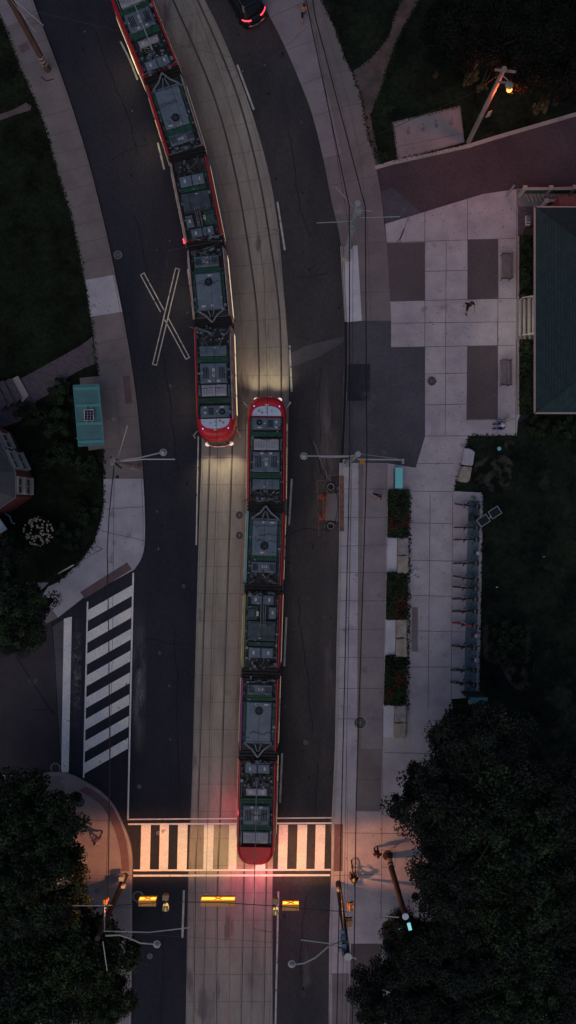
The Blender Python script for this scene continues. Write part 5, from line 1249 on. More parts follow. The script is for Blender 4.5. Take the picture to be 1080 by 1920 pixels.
# ------------------------------------------------------------------ foliage
def leaf_mesh(name, R_, H, n, size, mats, clumps=60, seed=1, flat=1.0, z0=0.0, shell=.55, cl=.17):
    r = np.random.default_rng(seed)
    # clump centres through an uneven ellipsoid
    d = r.normal(size=(clumps, 3)); d /= np.linalg.norm(d, axis=1)[:, None]
    rad = shell+(1-shell)*r.random(clumps)**.6
    ang = np.arctan2(d[:, 1], d[:, 0]); k1, k2, k3 = r.random(3)*6.28
    lob = .95+.09*np.sin(3*ang+k1)+.06*np.sin(5*ang+k2)+.05*np.sin(9*ang+k3)
    c = d*rad[:, None]; c[:, 0] *= R_*lob; c[:, 1] *= R_*lob; c[:, 2] = c[:, 2]*H/2
    cr = (R_*cl)*(.6+.9*r.random(clumps))
    if clumps > 100:
        sp = r.random(clumps) < .14; c[sp] *= (1.0+.12*r.random(sp.sum()))[:, None]; cr[sp] *= .55
    idx = r.integers(0, clumps, n)
    o = r.normal(size=(n, 3)); o /= np.linalg.norm(o, axis=1)[:, None]; o *= (r.random(n)**.45)[:, None]
    p = c[idx]+o*cr[idx][:, None]*np.array([1, 1, .75])
    p[:, 2] += z0+H/2
    s = size*(.6+.8*r.random(n))
    u = r.normal(size=(n, 3)); u[:, 2] *= .5*flat; u /= np.linalg.norm(u, axis=1)[:, None]
    v = np.cross(u, r.normal(size=(n, 3))*np.array([.5, .5, 1.0])); v /= np.linalg.norm(v, axis=1)[:, None]
    u *= (s*.62)[:, None]; v *= (s*.36)[:, None]
    V = np.stack([p-u, p-v+u*.1, p+u, p+v+u*.1], 1).reshape(-1, 3)
    me = bpy.data.meshes.new(name); me.vertices.add(4*n); me.vertices.foreach_set('co', V.ravel())
    me.loops.add(4*n); me.loops.foreach_set('vertex_index', np.arange(4*n)); me.polygons.add(n)
    me.polygons.foreach_set('loop_start', np.arange(n)*4); me.polygons.foreach_set('loop_total', np.full(n, 4))
    for m in mats: me.materials.append(M[m])
    me.polygons.foreach_set('material_index', (idx*7 % 10 < 3).astype(int) if len(mats) > 1 else np.zeros(n, int))
    me.update(calc_edges=True); return me
TM = {}
def crown_mesh(kind, v):
    key = (kind, v)
    if key not in TM:
        mats = {'d': ['leaf', 'leaf'], 'g': ['leaf_green', 'leaf'], 'o': ['leaf_olive', 'leaf_green'], 'n': ['leaf_vignette', 'leaf_vignette']}[kind]
        TM[key] = leaf_mesh('crown_leaves', 4.0, 5.0, 50000, .16, mats, 190, 11+v, z0=0, shell=.30, cl=.19)
    return TM[key]
def tree(px, py, rpx, top, label, kind='d', v=0, cat='tree', name='tree'):
    top *= .82; zc = top-.30*rpx/27.0*1.25            # level where the crown is widest
    r = rpx*(HC-zc)/FP; c = P(px, py, zc); sc = r/4.0
    t = thing(name, label, cat, (c.x, c.y, .1), random.random()*6.28, 'trees around the street')
    h = 5.0*sc; zb = top-h
    q = MB(); an = math.atan2(c.y, c.x)-t.rotation_euler.z; ox, oy = 1.6*math.cos(an), 1.6*math.sin(an)
    q.tube([(ox, oy, 0), (ox*.6, oy*.6, max(.5, zb*.6)), (0, .1, zb+h*.25), (.1, 0, zb+h*.6)], [.28*sc+.08, .22*sc+.05, .16*sc+.03, .05], 'bark', 9)
    for k in range(7):
        a = k*.9+.3; z_ = zb+h*.2+h*.05*k; q.tube([(0, 0, z_), (r*.35*math.cos(a), r*.35*math.sin(a), z_+h*.2), (r*.75*math.cos(a), r*.75*math.sin(a), z_+h*.33)], [.10*sc+.03, .06*sc+.02, .02], 'bark', 6)
    q.build('trunk', t, local=True)
    o = bpy.data.objects.new('crown', crown_mesh(kind, v % 4)); COL.objects.link(o); o.parent = t
    o.location = (0, 0, zb); o.scale = (sc, sc, sc); 
    return t
TREES = [
 (905, 1405, 98, 10.5, 'dark broad tree just below the bicycle platform'),
 (842, 1505, 100, 10.5, 'dark tree reaching furthest left toward the pavement above the wooden pole'),
 (945, 1545, 125, 12, 'large dark tree right of the wooden pole, in the middle of the right wood'),
 (1050, 1500, 90, 11, 'dark tree at the right edge beside the bare lower lawn'),
 (860, 1660, 95, 11, 'dark tree immediately right of the leaning-looking wooden pole'),
 (985, 1690, 110, 12, 'dark tree low on the right, second from the right edge'),
 (1080, 1640, 80, 11, 'dark tree cut by the right edge, lower half'),
 (765, 1772, 56, 9, 'small dark tree covering the cyan lamp'),
 (740, 1880, 82, 10, 'dark tree nearest the lower right pavement at the bottom edge'),
 (850, 1810, 95, 11, 'dark tree behind the small one that covers the cyan lamp'),
 (970, 1850, 105, 11.5, 'dark tree at the bottom edge, right of centre of the right wood'),
 (1080, 1800, 90, 11, 'dark tree in the bottom right corner'),
 (1000, 55, 95, 11, 'very dark tree above the orange lamp'),
 (1095, 110, 85, 11, 'very dark tree at the right edge beside the side lane'),
 (880, 30, 85, 10, 'very dark tree at the top edge right of the worn path'),
 (1085, 0, 90, 11, 'very dark tree in the top right corner'),
 (960, -50, 90, 11, 'very dark tree mostly beyond the top edge'),
 (838, 78, 50, 9, 'very dark tree left of the pale lamp pole'),
 (860, 1905, 80, 11, 'dark tree at the bottom edge between the two larger ones'),
]
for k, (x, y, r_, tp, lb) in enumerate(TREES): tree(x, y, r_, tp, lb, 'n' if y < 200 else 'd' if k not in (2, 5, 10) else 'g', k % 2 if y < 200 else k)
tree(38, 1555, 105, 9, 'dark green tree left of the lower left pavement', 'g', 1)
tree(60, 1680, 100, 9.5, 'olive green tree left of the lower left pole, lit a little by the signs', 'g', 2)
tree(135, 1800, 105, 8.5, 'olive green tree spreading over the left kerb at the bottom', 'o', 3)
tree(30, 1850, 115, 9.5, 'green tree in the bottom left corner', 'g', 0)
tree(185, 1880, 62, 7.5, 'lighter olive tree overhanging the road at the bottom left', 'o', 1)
tree(20, 1150, 75, 8, 'dark tree at the left edge beside the side street', 'g', 2)
tree(-20, 1060, 60, 7, 'dark tree cut by the left edge above the side street', 'd', 3)
SHM = [leaf_mesh('shrub_leaves', 1.0, 1.2, 3600, .13, ['leaf_shrub'], 34, 50+k, shell=.3) for k in range(3)]
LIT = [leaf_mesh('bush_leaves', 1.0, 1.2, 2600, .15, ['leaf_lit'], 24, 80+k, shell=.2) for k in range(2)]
def shrub(px, py, rpx, label, v=0, m=None, h=1.0):
    r = rpx/27.6; c = P(px, py, .8)
    t = thing('shrub', label, 'shrub', (c.x, c.y, .1), random.random()*6.28, 'garden shrubs')
    q = MB()
    for k in range(4): a = k*1.6; q.tube([(0, 0, 0), (r*.3*math.cos(a), r*.3*math.sin(a), .5*h), (r*.5*math.cos(a), r*.5*math.sin(a), .9*h)], [.04, .03, .01], 'bark', 5)
    q.build('stem', t, local=True)
    o = bpy.data.objects.new('foliage', SHM[v % 3]); COL.objects.link(o); o.parent = t; o.scale = (r, r, r*h)
    return t
for k, (x, y, r_, lb) in enumerate(((110, 735, 27, 'dark round shrub beside the top of the bus shelter'), (100, 790, 32, 'dark shrub left of the bus shelter'), (55, 775, 28, 'dark shrub below the garden steps'), (120, 850, 30, 'dark shrub below the bus shelter'), (165, 880, 26, 'low shrub against the left pavement below the shelter'),
        (30, 1020, 34, 'dark shrub near the white flowering bush, at the left edge'), (150, 960, 26, 'low shrub left of the pale curved pavement'), (125, 1010, 28, 'low shrub right of the white flowering bush'), (955, 1205, 36, 'green bush standing alone on the dark lawn'), (975, 1225, 20, 'small bush touching the lone green bush'),
        (1010, 800, 24, 'dark shrub under the corner of the green roof'), (1060, 805, 26, 'dark shrub below the green roof at the right edge'), (75, 865, 22, 'low shrub in front of the brick bay'), (730, 200, 14, 'low weeds beside the worn path on the right'), (718, 285, 14, 'low weeds at the corner of the side lane'), (880, 845, 8, 'tuft of weeds beside the stone blocks'))):
    shrub(x, y, r_, lb, k, h=.8 if r_ > 15 else .4)
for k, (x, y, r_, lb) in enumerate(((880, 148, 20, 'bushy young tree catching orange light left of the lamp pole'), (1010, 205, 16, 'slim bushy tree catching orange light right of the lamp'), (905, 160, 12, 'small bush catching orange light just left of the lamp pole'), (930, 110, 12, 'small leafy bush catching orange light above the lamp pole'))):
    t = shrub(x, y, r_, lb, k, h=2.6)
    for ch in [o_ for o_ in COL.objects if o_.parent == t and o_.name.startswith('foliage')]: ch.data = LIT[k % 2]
# hydrangea
t = thing('flowering_bush', 'round bush covered in cream white flower heads on the left lawn', 'bush', (*P2((74, 996), .8), .1))
c = P(74, 996, .8); o = bpy.data.objects.new('foliage', SHM[0]); COL.objects.link(o); o.parent = t; o.scale = (1.05, 1.05, .9)
for k in range(98):
    a = random.random()*6.28; r_ = 1.02*math.sqrt(random.uniform(.04, 1)); 
    q = MB(); s_ = random.uniform(.05, .085)
    x, y, z = c.x+r_*math.cos(a), c.y+r_*math.sin(a), .45+.9*math.sqrt(max(0.05, 1-(r_/1.15)**2))+.2
    for j in range(5): q.ball((x+random.uniform(-.5, .5)*s_, y+random.uniform(-.5, .5)*s_, z+random.uniform(-.3, .4)*s_), s_*.72, 'flower_white', 6, 4)
    q.build('flower_head', t)
# flower beds
def bed(quad, label, seed):
    cx = sum(a[0] for a in quad)/4; cy = sum(a[1] for a in quad)/4; c = P(cx, cy, ZW)
    t = thing('flower_bed', label, 'flower bed', tuple(c), 0, 'flower beds between pavement and plaza')
    q = MB(); q.prism([P2(a) for a in quad], ZW, ZW+.03, 'soil'); q.build('soil', t)
    r = np.random.default_rng(seed); n = 2600
    a, b_, c_, d = [np.array(P2(v)) for v in quad]
    u, v = r.random(n), r.random(n); pos = (a*(1-u)[:, None]+b_*u[:, None])*(1-v)[:, None]+(d*(1-u)[:, None]+c_*u[:, None])*v[:, None]
    def lf(name, sel, m, size, zlo, zhi):
        q = MB()
        for x, y in pos[sel]:
            z = ZW+random.uniform(zlo, zhi); an = random.random()*6.28; s_ = size*random.uniform(.6, 1.3); dx, dy = math.cos(an)*s_, math.sin(an)*s_
            q.add([(x-dx, y-dy, z), (x+dy*.45, y-dx*.45, z+.02), (x+dx, y+dy, z+random.uniform(-.05, .08)), (x-dy*.45, y+dx*.45, z+.02)], [(0, 1, 2, 3)], m)
        o = q.build(name, t); o['kind'] = 'stuff'
    lf('leaves', slice(0, 2000), 'leaf_shrub', .10, .06, .4); lf('light_leaves', slice(2000, 2250), 'leaf_green', .08, .2, .45)
    # blooms in two or three drifts
    ctrs = pos[r.integers(0, n, 3)]; k = []
    for i in range(n):
        if min(np.hypot(*(pos[i]-q_)) for q_ in ctrs) < .38+.2*r.random(): k.append(i)
    lf('blooms', k[:130], 'flower_red', .055, .35, .5)
bed([(727, 919), (766, 919), (764, 1007), (726, 1007)], 'topmost flower bed, green with red flowers', 3)
bed([(725, 1073), (763, 1073), (762, 1160), (723, 1160)], 'middle flower bed, red and orange flowers at both ends', 8)
bed([(722, 1228), (762, 1228), (759, 1320), (719, 1320)], 'lowest flower bed, red flowers near the stones', 15)
def stone(quad, h, label, m='stone', name='stone_block'):
    cx = sum(a[0] for a in quad)/len(quad); cy = sum(a[1] for a in quad)/len(quad); c = P(cx, cy, .1)
    q = MB(); base = spl(list(quad)+[quad[0]], 4)[:-1]
    base = [(cx+(x-cx)*random.uniform(.97, 1.03), cy+(y-cy)*random.uniform(.97, 1.03)) for x, y in base]
    n = len(base); rings = []
    for z, s_ in ((0.1, 1.0), (h*.5, 1.02), (h*.9, .98), (h, .88)): rings.append([(*P2((cx+(x-cx)*s_, cy+(y-cy)*s_)), z+random.uniform(-.02, .02)) for x, y in base])
    vs = [p for r_ in rings for p in r_]; fs = [(k*n+(i+1) % n, k*n+i, (k+1)*n+i, (k+1)*n+(i+1) % n) for k in range(3) for i in range(n)]+[list(range(3*n, 4*n))[::-1]]
    q.add(vs, fs, m); tag(q.build(name), label, 'stone', 'rough stone seating blocks')
def rq(x0, y0, x1, y1, s=0): 
    return [(x0, y0), ((x0+x1)/2, y0), (x1, y0), (x1+s, (y0+y1)/2), (x1+s, y1), ((x0+x1)/2, y1), (x0+s, y1), (x0, (y0+y1)/2)]
stone(rq(745, 1008, 764, 1039), .5, 'grey stone block below the topmost flower bed')
stone(rq(744, 1041, 764, 1074), .5, 'smooth tan stone block above the middle flower bed', 'stone_warm')
stone(rq(742, 1160, 761, 1193), .5, 'tan stone block directly below the middle flower bed', 'stone_warm')
stone(rq(741, 1195, 761, 1229), .5, 'tan stone block just above the lowest flower bed', 'stone_warm')
stone(rq(739, 1320, 760, 1350), .5, 'pitted grey stone block below the lowest flower bed')
stone(rq(738, 1352, 759, 1381), .5, 'brown-grey stone block, lowest of the row', 'stone_warm')
stone([(868, 841), (878, 842), (887, 848), (886, 858), (883, 873), (872, 873), (863, 870), (865, 855)], .55, 'pale upper block of the pair on the lawn corner', 'walk_light')
stone([(863, 875), (873, 875), (882, 877), (880, 890), (876, 903), (868, 904), (856, 900), (859, 888)], .55, 'tan lower block of the pair on the lawn corner', 'stone_warm')
for k, (q4, lb) in enumerate((([(727, 1009), (744, 1009), (743, 1072), (726, 1072)], 'pale concrete slab beside the blocks below the topmost bed'), ([(723, 1162), (741, 1162), (740, 1226), (722, 1226)], 'pale concrete slab beside the blocks below the middle bed'), ([(719, 1321), (738, 1321), (737, 1381), (718, 1381)], 'pale concrete slab beside the lowest pair of blocks'))):
    q = MB(); q.prism([P2(a) for a in q4], ZW, ZW+.05, 'walk_bright'); tag(q.build('paving_slab'), lb, 'slab', 'pale slabs beside the stone blocks')
q = MB(); q.disc(P(936, 841, .12), .14, .03, 'teal_bright', 20, .12); tag(q.build('frisbee'), 'small teal disc lying on the lawn below the plaza', 'disc')
for x, y, lb in ((932, 1101, 'white scrap of litter on the lawn beside the bicycles'), (1020, 1044, 'tan scrap of litter out on the dark lawn')):
    q = MB(); q.box(P(x, y, .13), (.16, .07, .03), 'label' if x < 1000 else 'stone_warm', rz=.2, top=.7); tag(q.build('litter'), lb, 'litter')

# ragged grass along the paving edges
def edge_grass(name, lines, per_m, m, out):
    q = MB()
    for line in lines:
        for (x0, y0), (x1, y1) in zip(line, line[1:]):
            a, c = Vector(P2((x0, y0))), Vector(P2((x1, y1))); L_ = (c-a).length
            if L_ < 1e-3: continue
            nn = Vector((-(c-a).y, (c-a).x)).normalized()
            for k in range(int(L_*per_m)):
                t_ = random.random(); o_ = random.gauss(0, .07)+out; p = a+(c-a)*t_+nn*o_; an = random.random()*6.28; s_ = random.uniform(.03, .11); dx, dy = math.cos(an)*s_, math.sin(an)*s_; z = random.uniform(.13, .19)
                q.add([(p.x-dx*.4, p.y-dy*.4, .11), (p.x+dy*.5, p.y-dx*.5, z), (p.x+dx, p.y+dy, z+.02), (p.x-dy*.5, p.y+dx*.5, z)], [(0, 1, 2, 3)], m)
    tag(q.build(name), 'ragged tufts of dark grass creeping over the paving edges', 'grass', kind='stuff')
edge_grass('grass_edge', [LW_IN, [(195, 845), (195, 943), (189, 978), (176, 1019), (148, 1056), (110, 1091)], RW_OUT[:int(len(RW_OUT)*.6)], [(878, 819), (866, 870), (850, 921)], [(903, 924), (906, 930), (899, 1306)], [(752, 0), (738, 35), (728, 70), (705, 100), (672, 128)], [(786, 0), (752, 60), (728, 120), (716, 165), (697, 210), (704, 300)], [(735, 231), (745, 303)], [(735, 231), (862, 200)], [(768, 925), (764, 1330)], [(735, 303), (880, 271)], [(968, 818), (880, 818)]], 38, 'leaf_shrub', 0)

# ------------------------------------------------------------------ road works by the right kerb
t = thing('road_opening', 'cut square of raw concrete in the road ringed by orange spray beside the kerb', 'roadworks', (*P2((620, 948)), .01))
q = MB(); q.sheet(W([(611, 927), (635, 924), (634, 978), (609, 975)]), .036, 'walk_dark'); q.build('patch', t)
q = MB()
for l in ([(594, 901), (615, 901)], [(595, 904), (597, 950)], [(597, 960), (598, 1005)], [(613, 892), (640, 890)], [(613, 892), (612, 903)]):
    q.strip(W(l), .06, .040, 'orange_paint')
q.build('spray_line', t)
q = MB(); q.strip(W([(640.5, 892), (640.5, 996)]), .30, ZW+.02, 'orange_paint'); q.strip(W([(632, 915), (638, 913)]), .2, .05, 'orange_paint'); q.build('kerb_paint', t)
q = MB(); q.box((*P2((629, 903)), .03), (.55, .70, .04), 'tarmac_black')
q.build('steel_cover', t)
def hole(px, py, r, label):
    t = thing('open_shaft', label, 'manhole', (*P2((px, py)), .0), 0, 'open shafts in the road works')
    c = P(px, py, 0)
    q = MB(); q.torus((c.x, c.y, .09), r, .08, 'tarmac_black', 'z', 22, 6); q.torus((c.x, c.y, .15), r*.92, .03, 'galv_dark', 'z', 22, 5); q.build('collar', t)
    q = MB(); q.disc((c.x, c.y, .03), r*.85, .02, 'black', 22); q.build('opening', t)
hole(620, 913, .24, 'upper dark round shaft inside the orange spray lines'); hole(620, 986, .24, 'lower dark round shaft below the orange barrier')
t = thing('barrier', 'orange board barrier with two round orange feet beside the road opening', 'barrier', (*P2((607, 952)), .01))
q = MB(); a, c = P(606, 932, .0), P(605, 970, .0); q.tube([(a.x, a.y, .75), (c.x, c.y, .75)], .05, 'orange', 8); q.box(((a.x+c.x)/2+.02, (a.y+c.y)/2, .7), (.05, 1.3, .28), 'orange'); q.build('board', t)
for v in (a, c):
    q = MB(); q.disc((v.x-.08, v.y, .03), .24, .08, 'orange', 18, .2); q.tube([(v.x-.05, v.y, .1), (v.x, v.y, .85)], [.1, .05], 'orange', 8); q.build('foot', t)
t = thing('hose', 'loose dark hose curled between the barrier and the kerb', 'hose', (*P2((615, 945)), .03))
q = MB(); q.tube([P(x, y, .07) for x, y in spl([(612, 918), (616, 930), (611, 940), (613, 955), (609, 968), (616, 980), (630, 985)], 5)], .02, 'yellow', 5); q.build('tube', t)
q = MB(); q.tube([P(x, y, .06) for x, y in spl([(628, 905), (624, 915), (630, 922), (634, 940), (631, 968), (626, 984)], 5)], .018, 'black', 5); q.build('branch', t)

# ------------------------------------------------------------------ buildings
t = thing('brick_house', 'brick house with a grey roofed bay and white windows at the left edge', 'house', (*P2((0, 900)), .1))
def fp(s_, z): return [P2(p, 0) for p in s_]
foot = [(-260, 800), (0, 800), (24, 812), (62, 893), (62, 933), (26, 958), (0, 966), (-260, 966)]
H1 = 4.0
q = MB(); q.prism([P2(a) for a in foot], 0, H1, 'brick_wall'); q.build('wall', t)
roofp = [(-262, 797), (2, 797), (26, 808), (65.5, 891), (65.5, 935), (27, 961), (0, 969), (-262, 969)]
q = MB(); base = [Vector((*P2(a), H1)) for a in roofp]; cx = P(-20, 890, 0)
inner = [Vector((*P2((-262, 850)), H1+1.7)), Vector((*P2((-10, 850)), H1+1.7)), Vector((*P2((0, 860)), H1+1.7)), Vector((*P2((18, 890)), H1+1.7)), Vector((*P2((18, 915)), H1+1.7)), Vector((*P2((2, 928)), H1+1.7)), Vector((*P2((-10, 930)), H1+1.7)), Vector((*P2((-262, 930)), H1+1.7))]
n = 8; q.add(base+inner, [(i, (i+1) % n, n+(i+1) % n, n+i)[::-1] for i in range(n)]+[list(range(n, 2*n))[::-1]], 'roof_grey')
q.add([v+Vector((0, 0, -.18)) for v in base]+[v+Vector((0, 0, .01)) for v in base], [(i, (i+1) % n, n+(i+1) % n, n+i)[::-1] for i in range(n)], 'trim_white'); rf = q.build('roof', t)
q = MB(); q.tube([inner[1], inner[2], inner[3], inner[4], inner[5], inner[6]], .05, 'brick_wall', 5); q.build('ridge', rf)
ring2 = [v+(w_-v)*.62+Vector((0, 0, .03)) for v, w_ in zip(base, inner)]; ring3 = [v+(w_-v)*.74+Vector((0, 0, .03)) for v, w_ in zip(base, inner)]
q = MB(); q.add(ring2+ring3, [(i, i+1, n+i+1, n+i)[::-1] for i in range(n-1)], 'brick_wall'); q.tube(ring2, .03, 'trim_dull', 5); q.build('roof_band', rf)
def facade_win(a, c, z0, z1, t, inset=.06, w0=.15, w1=.85):
    a = Vector((*P2(a), 0)); c = Vector((*P2(c), 0)); d = (c-a); nrm = Vector((-d.y, d.x, 0)).normalized()
    if (a+nrm-Vector((*P2((0, 890)), 0))).length < (a-nrm-Vector((*P2((0, 890)), 0))).length: nrm = -nrm
    p0, p1 = a+d*w0, a+d*w1
    def slab(q, u, v, zz0, zz1, o0, o1, m):
        u, v = p0+(p1-p0)*u, p0+(p1-p0)*v
        vs = [u+nrm*o0, v+nrm*o0, v+nrm*o1, u+nrm*o1]; q.prism([(x.x, x.y) for x in vs], zz0, zz1, m)
    q = MB(); slab(q, -.06, 1.06, z0-.12, z0, 0, .30, 'trim_white'); slab(q, -.06, 1.06, z1, z1+.14, 0, .24, 'trim_white'); slab(q, -.06, .04, z0, z1, 0, .12, 'trim_white'); slab(q, .96, 1.06, z0, z1, 0, .12, 'trim_white'); slab(q, .47, .53, z0, z1, 0, .10, 'trim_white'); w_ = q.build('window', t)
    q = MB(); slab(q, .04, .96, z0, z1, 0, .05, 'glass_dark'); q.build('pane', w_)
for z0, z1 in ((.9, 2.0), (2.6, 3.6)):
    facade_win((62, 893), (62, 933), z0, z1, t); facade_win((24, 812), (62, 893), z0, z1, t, w0=.52, w1=.88)
facade_win((24, 812), (62, 893), 2.0, 3.3, t, w0=.12, w1=.42)
for (x, y) in ((4, 786), (4, 818), (3, 1000)):
    q = MB(); a = P(x-7, y, 0); q.tube([(a.x, a.y, .1), (a.x, a.y, 2.6)], [.14, .12], 'trim_white', 12); q.disc((a.x, a.y, 2.6), .17, .12, 'trim_white', 14); q.build('column', t)
q = MB(); q.prism([P2(a) for a in ((-60, 968), (-6, 968), (16, 996), (-2, 1008), (-60, 1008))], .1, 2.4, 'brick_wall'); q.prism([P2(a, 2.4) for a in ((-60, 966), (-4, 966), (14, 992), (2, 1000), (-60, 1002))], 2.4, 2.55, 'cap'); q.build('porch', t)
q = MB(); q.tube([P(8, 962, .3), P(18, 968, .3), P(22, 980, .3), P(28, 982, .3)], .05, 'cap', 6); q.build('downpipe', t)

# right building
t = thing('park_pavilion', 'low pavilion with a large dark green shingle roof at the right edge', 'building', (*P2((1060, 580)), .1))
ZR = 3.6
q = MB(); x0 = 1016; q.prism([P2(a) for a in ((x0, 405), (1500, 405), (1500, 756), (x0, 756))], .1, ZR-.1, 'brick_wall'); q.build('wall', t)
E = [P(1003, 388, ZR), P(1700, 388, ZR), P(1700, 774, ZR), P(1003, 774, ZR)]; Rg = [P(1260, 580, 7.2), P(1500, 580, 7.2)]
q = MB(); q.add(E+Rg, [(0, 4, 5, 1)[::-1], (1, 5, 2)[::-1], (2, 5, 4, 3)[::-1], (3, 4, 0)[::-1]], 'shingle_green'); rf = q.build('roof', t)
q = MB()
for a, c in ((E[0], E[3]), (E[0], E[1]), (E[3], E[2])): q.tube([a+Vector((0, 0, -.03)), c+Vector((0, 0, -.03))], .07, 'trim_dull', 6)
q.build('gutter', rf)
q = MB(); q.tube([E[0], Rg[0]], .05, 'shingle_green', 5); q.tube([E[3], Rg[0]], .05, 'shingle_green', 5); q.build('hip_ridge', rf)
t = thing('entrance_steps', 'cream timber steps climbing under the green roof, lit from the doorway', 'steps', (*P2((990, 600)), ZW))
for k in range(5):
    xa = 969+7.2*k; zz = ZW+.16*(k+1)
    q = MB(); a = P(xa, 563, 0); c = P(xa+5.2, 633, 0)
    q.box(((a.x+c.x)/2, (a.y+c.y)/2, zz), (abs(c.x-a.x)-.04, abs(a.y-c.y), .05), 'cream'); q.box((a.x+.05, (a.y+c.y)/2, zz-.10), (.02, abs(a.y-c.y), .14), 'dark'); q.build('tread', t)
for yy in (565, 634):
    q = MB(); a, c = P(972, yy, 0), P(1003, yy, 0); q.tube([(a.x, a.y, 1.0), (c.x, c.y, 1.75)], .045, 'trim_white', 8)
    for f in (0, .5, 1): q.tube([(a.x+(c.x-a.x)*f, a.y, .2), (a.x+(c.x-a.x)*f, a.y, 1.0+.75*f)], .04, 'trim_white', 6)
    q.build('handrail', t)
t = thing('porch_lamp', 'warm lamp hidden under the eave above the entrance steps', 'lamp', (*P2((1012, 600)), 2.6))
a = P(1009, 599, 2.7); q = MB(); q.ball((a.x, a.y, 2.75), .10, 'e_door', 10, 6); q.build('bulb', t)
lamp_light('porch_light', 'POINT', (a.x-.15, a.y, 2.7), 75, (1, .84, .66), t, shadow_soft_size=.12)
for (y0, y1, lb) in ((445, 562, 'planted strip above the entrance steps, along the pavilion'), (637, 778, 'planted strip below the entrance steps, along the pavilion')):
    t = thing('planting_bed', lb, 'flower bed', (*P2((985, (y0+y1)/2)), ZW), 0, 'planted strips along the pavilion')
    q = MB(); q.prism([P2(a) for a in ((969, y0), (1003, y0), (1003, y1), (969, y1))], .1, ZW+.08, 'soil'); q.build('soil', t)
    q = MB()
    for l in ([(969.5, y0), (969.5, y1)], [(1000, y0), (1000, y1)]): a, c = P(*l[0], 0), P(*l[1], 0); q.box((a.x, (a.y+c.y)/2, .2), (.12, abs(a.y-c.y), .22), 'trim_dull')
    q.build('edging', t)
    n = int((y1-y0)/6); q = MB(); q2 = MB()
    for k in range(900):
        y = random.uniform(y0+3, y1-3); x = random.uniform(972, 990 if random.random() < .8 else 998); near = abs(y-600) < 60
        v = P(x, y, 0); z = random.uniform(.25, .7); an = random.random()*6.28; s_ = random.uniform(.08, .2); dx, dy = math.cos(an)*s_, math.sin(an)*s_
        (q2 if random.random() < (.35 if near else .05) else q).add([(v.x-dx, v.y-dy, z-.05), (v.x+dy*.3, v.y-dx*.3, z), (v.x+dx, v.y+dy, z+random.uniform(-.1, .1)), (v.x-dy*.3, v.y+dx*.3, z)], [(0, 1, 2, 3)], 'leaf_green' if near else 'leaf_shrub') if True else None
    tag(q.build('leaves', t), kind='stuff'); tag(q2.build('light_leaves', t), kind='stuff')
def bench(px, py, label):
    c = P(px, py, .45); t = thing('park_bench', label, 'bench', (c.x, c.y, ZW), 0, 'slatted benches facing the plaza')
    q = MB()
    for k in range(5): q.box((c.x-.24+.10*k, c.y, .46), (.085, 1.65, .035), 'bench_wood')
    q.build('seat', t)
    q = MB()
    for k in range(3): q.box((c.x+.28+.03*k, c.y, .58+.13*k), (.04, 1.65, .10), 'bench_wood')
    q.build('backrest', t)
    for s_ in (-1, 1):
        q = MB(); y = c.y+s_*.84; q.tube([(c.x-.28, y, ZW), (c.x-.26, y, .62), (c.x+.24, y, .66)], .03, 'tarmac_black', 6); q.tube([(c.x+.24, y, ZW), (c.x+.36, y, .92)], .03, 'tarmac_black', 6); q.build('armrest', t)
    for s_ in (-1, 1):
        q = MB(); y = c.y+s_*.7; q.box((c.x, y, .28), (.5, .05, .32), 'tarmac_black'); q.build('leg', t)
bench(949, 500, 'slatted bench in the pale strip above the entrance steps'); bench(947, 699, 'slatted bench in the pale strip below the entrance steps')
t = thing('handcart', 'pale-framed handcart with a blue-grey load standing on the brick terrace', 'cart', (*P2((990, 414)), ZW))
c = P(990, 413, .7); q = MB(); q.rbox((c.x, c.y, .65), (.34, .66, .06), 'label', .04)
for sx in (-1, 1):
    for sy in (-1, 1): q.tube([(c.x+sx*.14, c.y+sy*.28, ZW), (c.x+sx*.14, c.y+sy*.28, .64)], .02, 'galv', 5)
q.build('frame', t)
q = MB(); q.rbox((c.x+.02, c.y+.1, .80), (.24, .34, .22), 'tram_grey', .04); q.build('crate', t)
q = MB(); q.box((c.x, c.y-.22, .69), (.26, .05, .03), 'tarmac_black'); q.build('handle', t)
box_thing('storage_box', 'low dark box on the brick terrace below the handcart', 'box', 994, 434, (.62, .42, .5), 'tarmac_black')
t = thing('balustrade', 'green railing with square white posts along the upper edge of the pavilion terrace', 'fence', (*P2((1020, 360)), .1))
for (x0, x1, y, zz) in ((975, 1120, 362, 1.3), (1018, 1120, 384, 1.3)):
    a, c = P(x0, y, .6), P(x1, y, .6)
    q = MB(); q.box(((a.x+c.x)/2, a.y, .95), (c.x-a.x, .08, .7), 'tram_green')
    k = 0
    q.box(((a.x+c.x)/2, a.y, 1.33), (c.x-a.x, .18, .06), 'trim_dull')
    q.build('panel', t)
for (x, y) in ((978, 361), (1026, 361), (1070, 360), (1118, 360), (1018, 385), (1072, 385)):
    q = MB(); a = P(x, y, .7); q.box((a.x, a.y, .8), (.2, .2, 1.35), 'trim_white'); q.box((a.x, a.y, 1.52), (.28, .28, .09), 'trim_white'); q.build('post', t)
q = MB(); a, c = P(985, 370, .3), P(1120, 370, .3)
for k in range(18): x = a.x+(c.x-a.x)*(k+.5)/18; q.box((x, a.y-.05, .35), (.07, .55, .05), 'cream', rz=.4)
q.build('deck_slats', t)

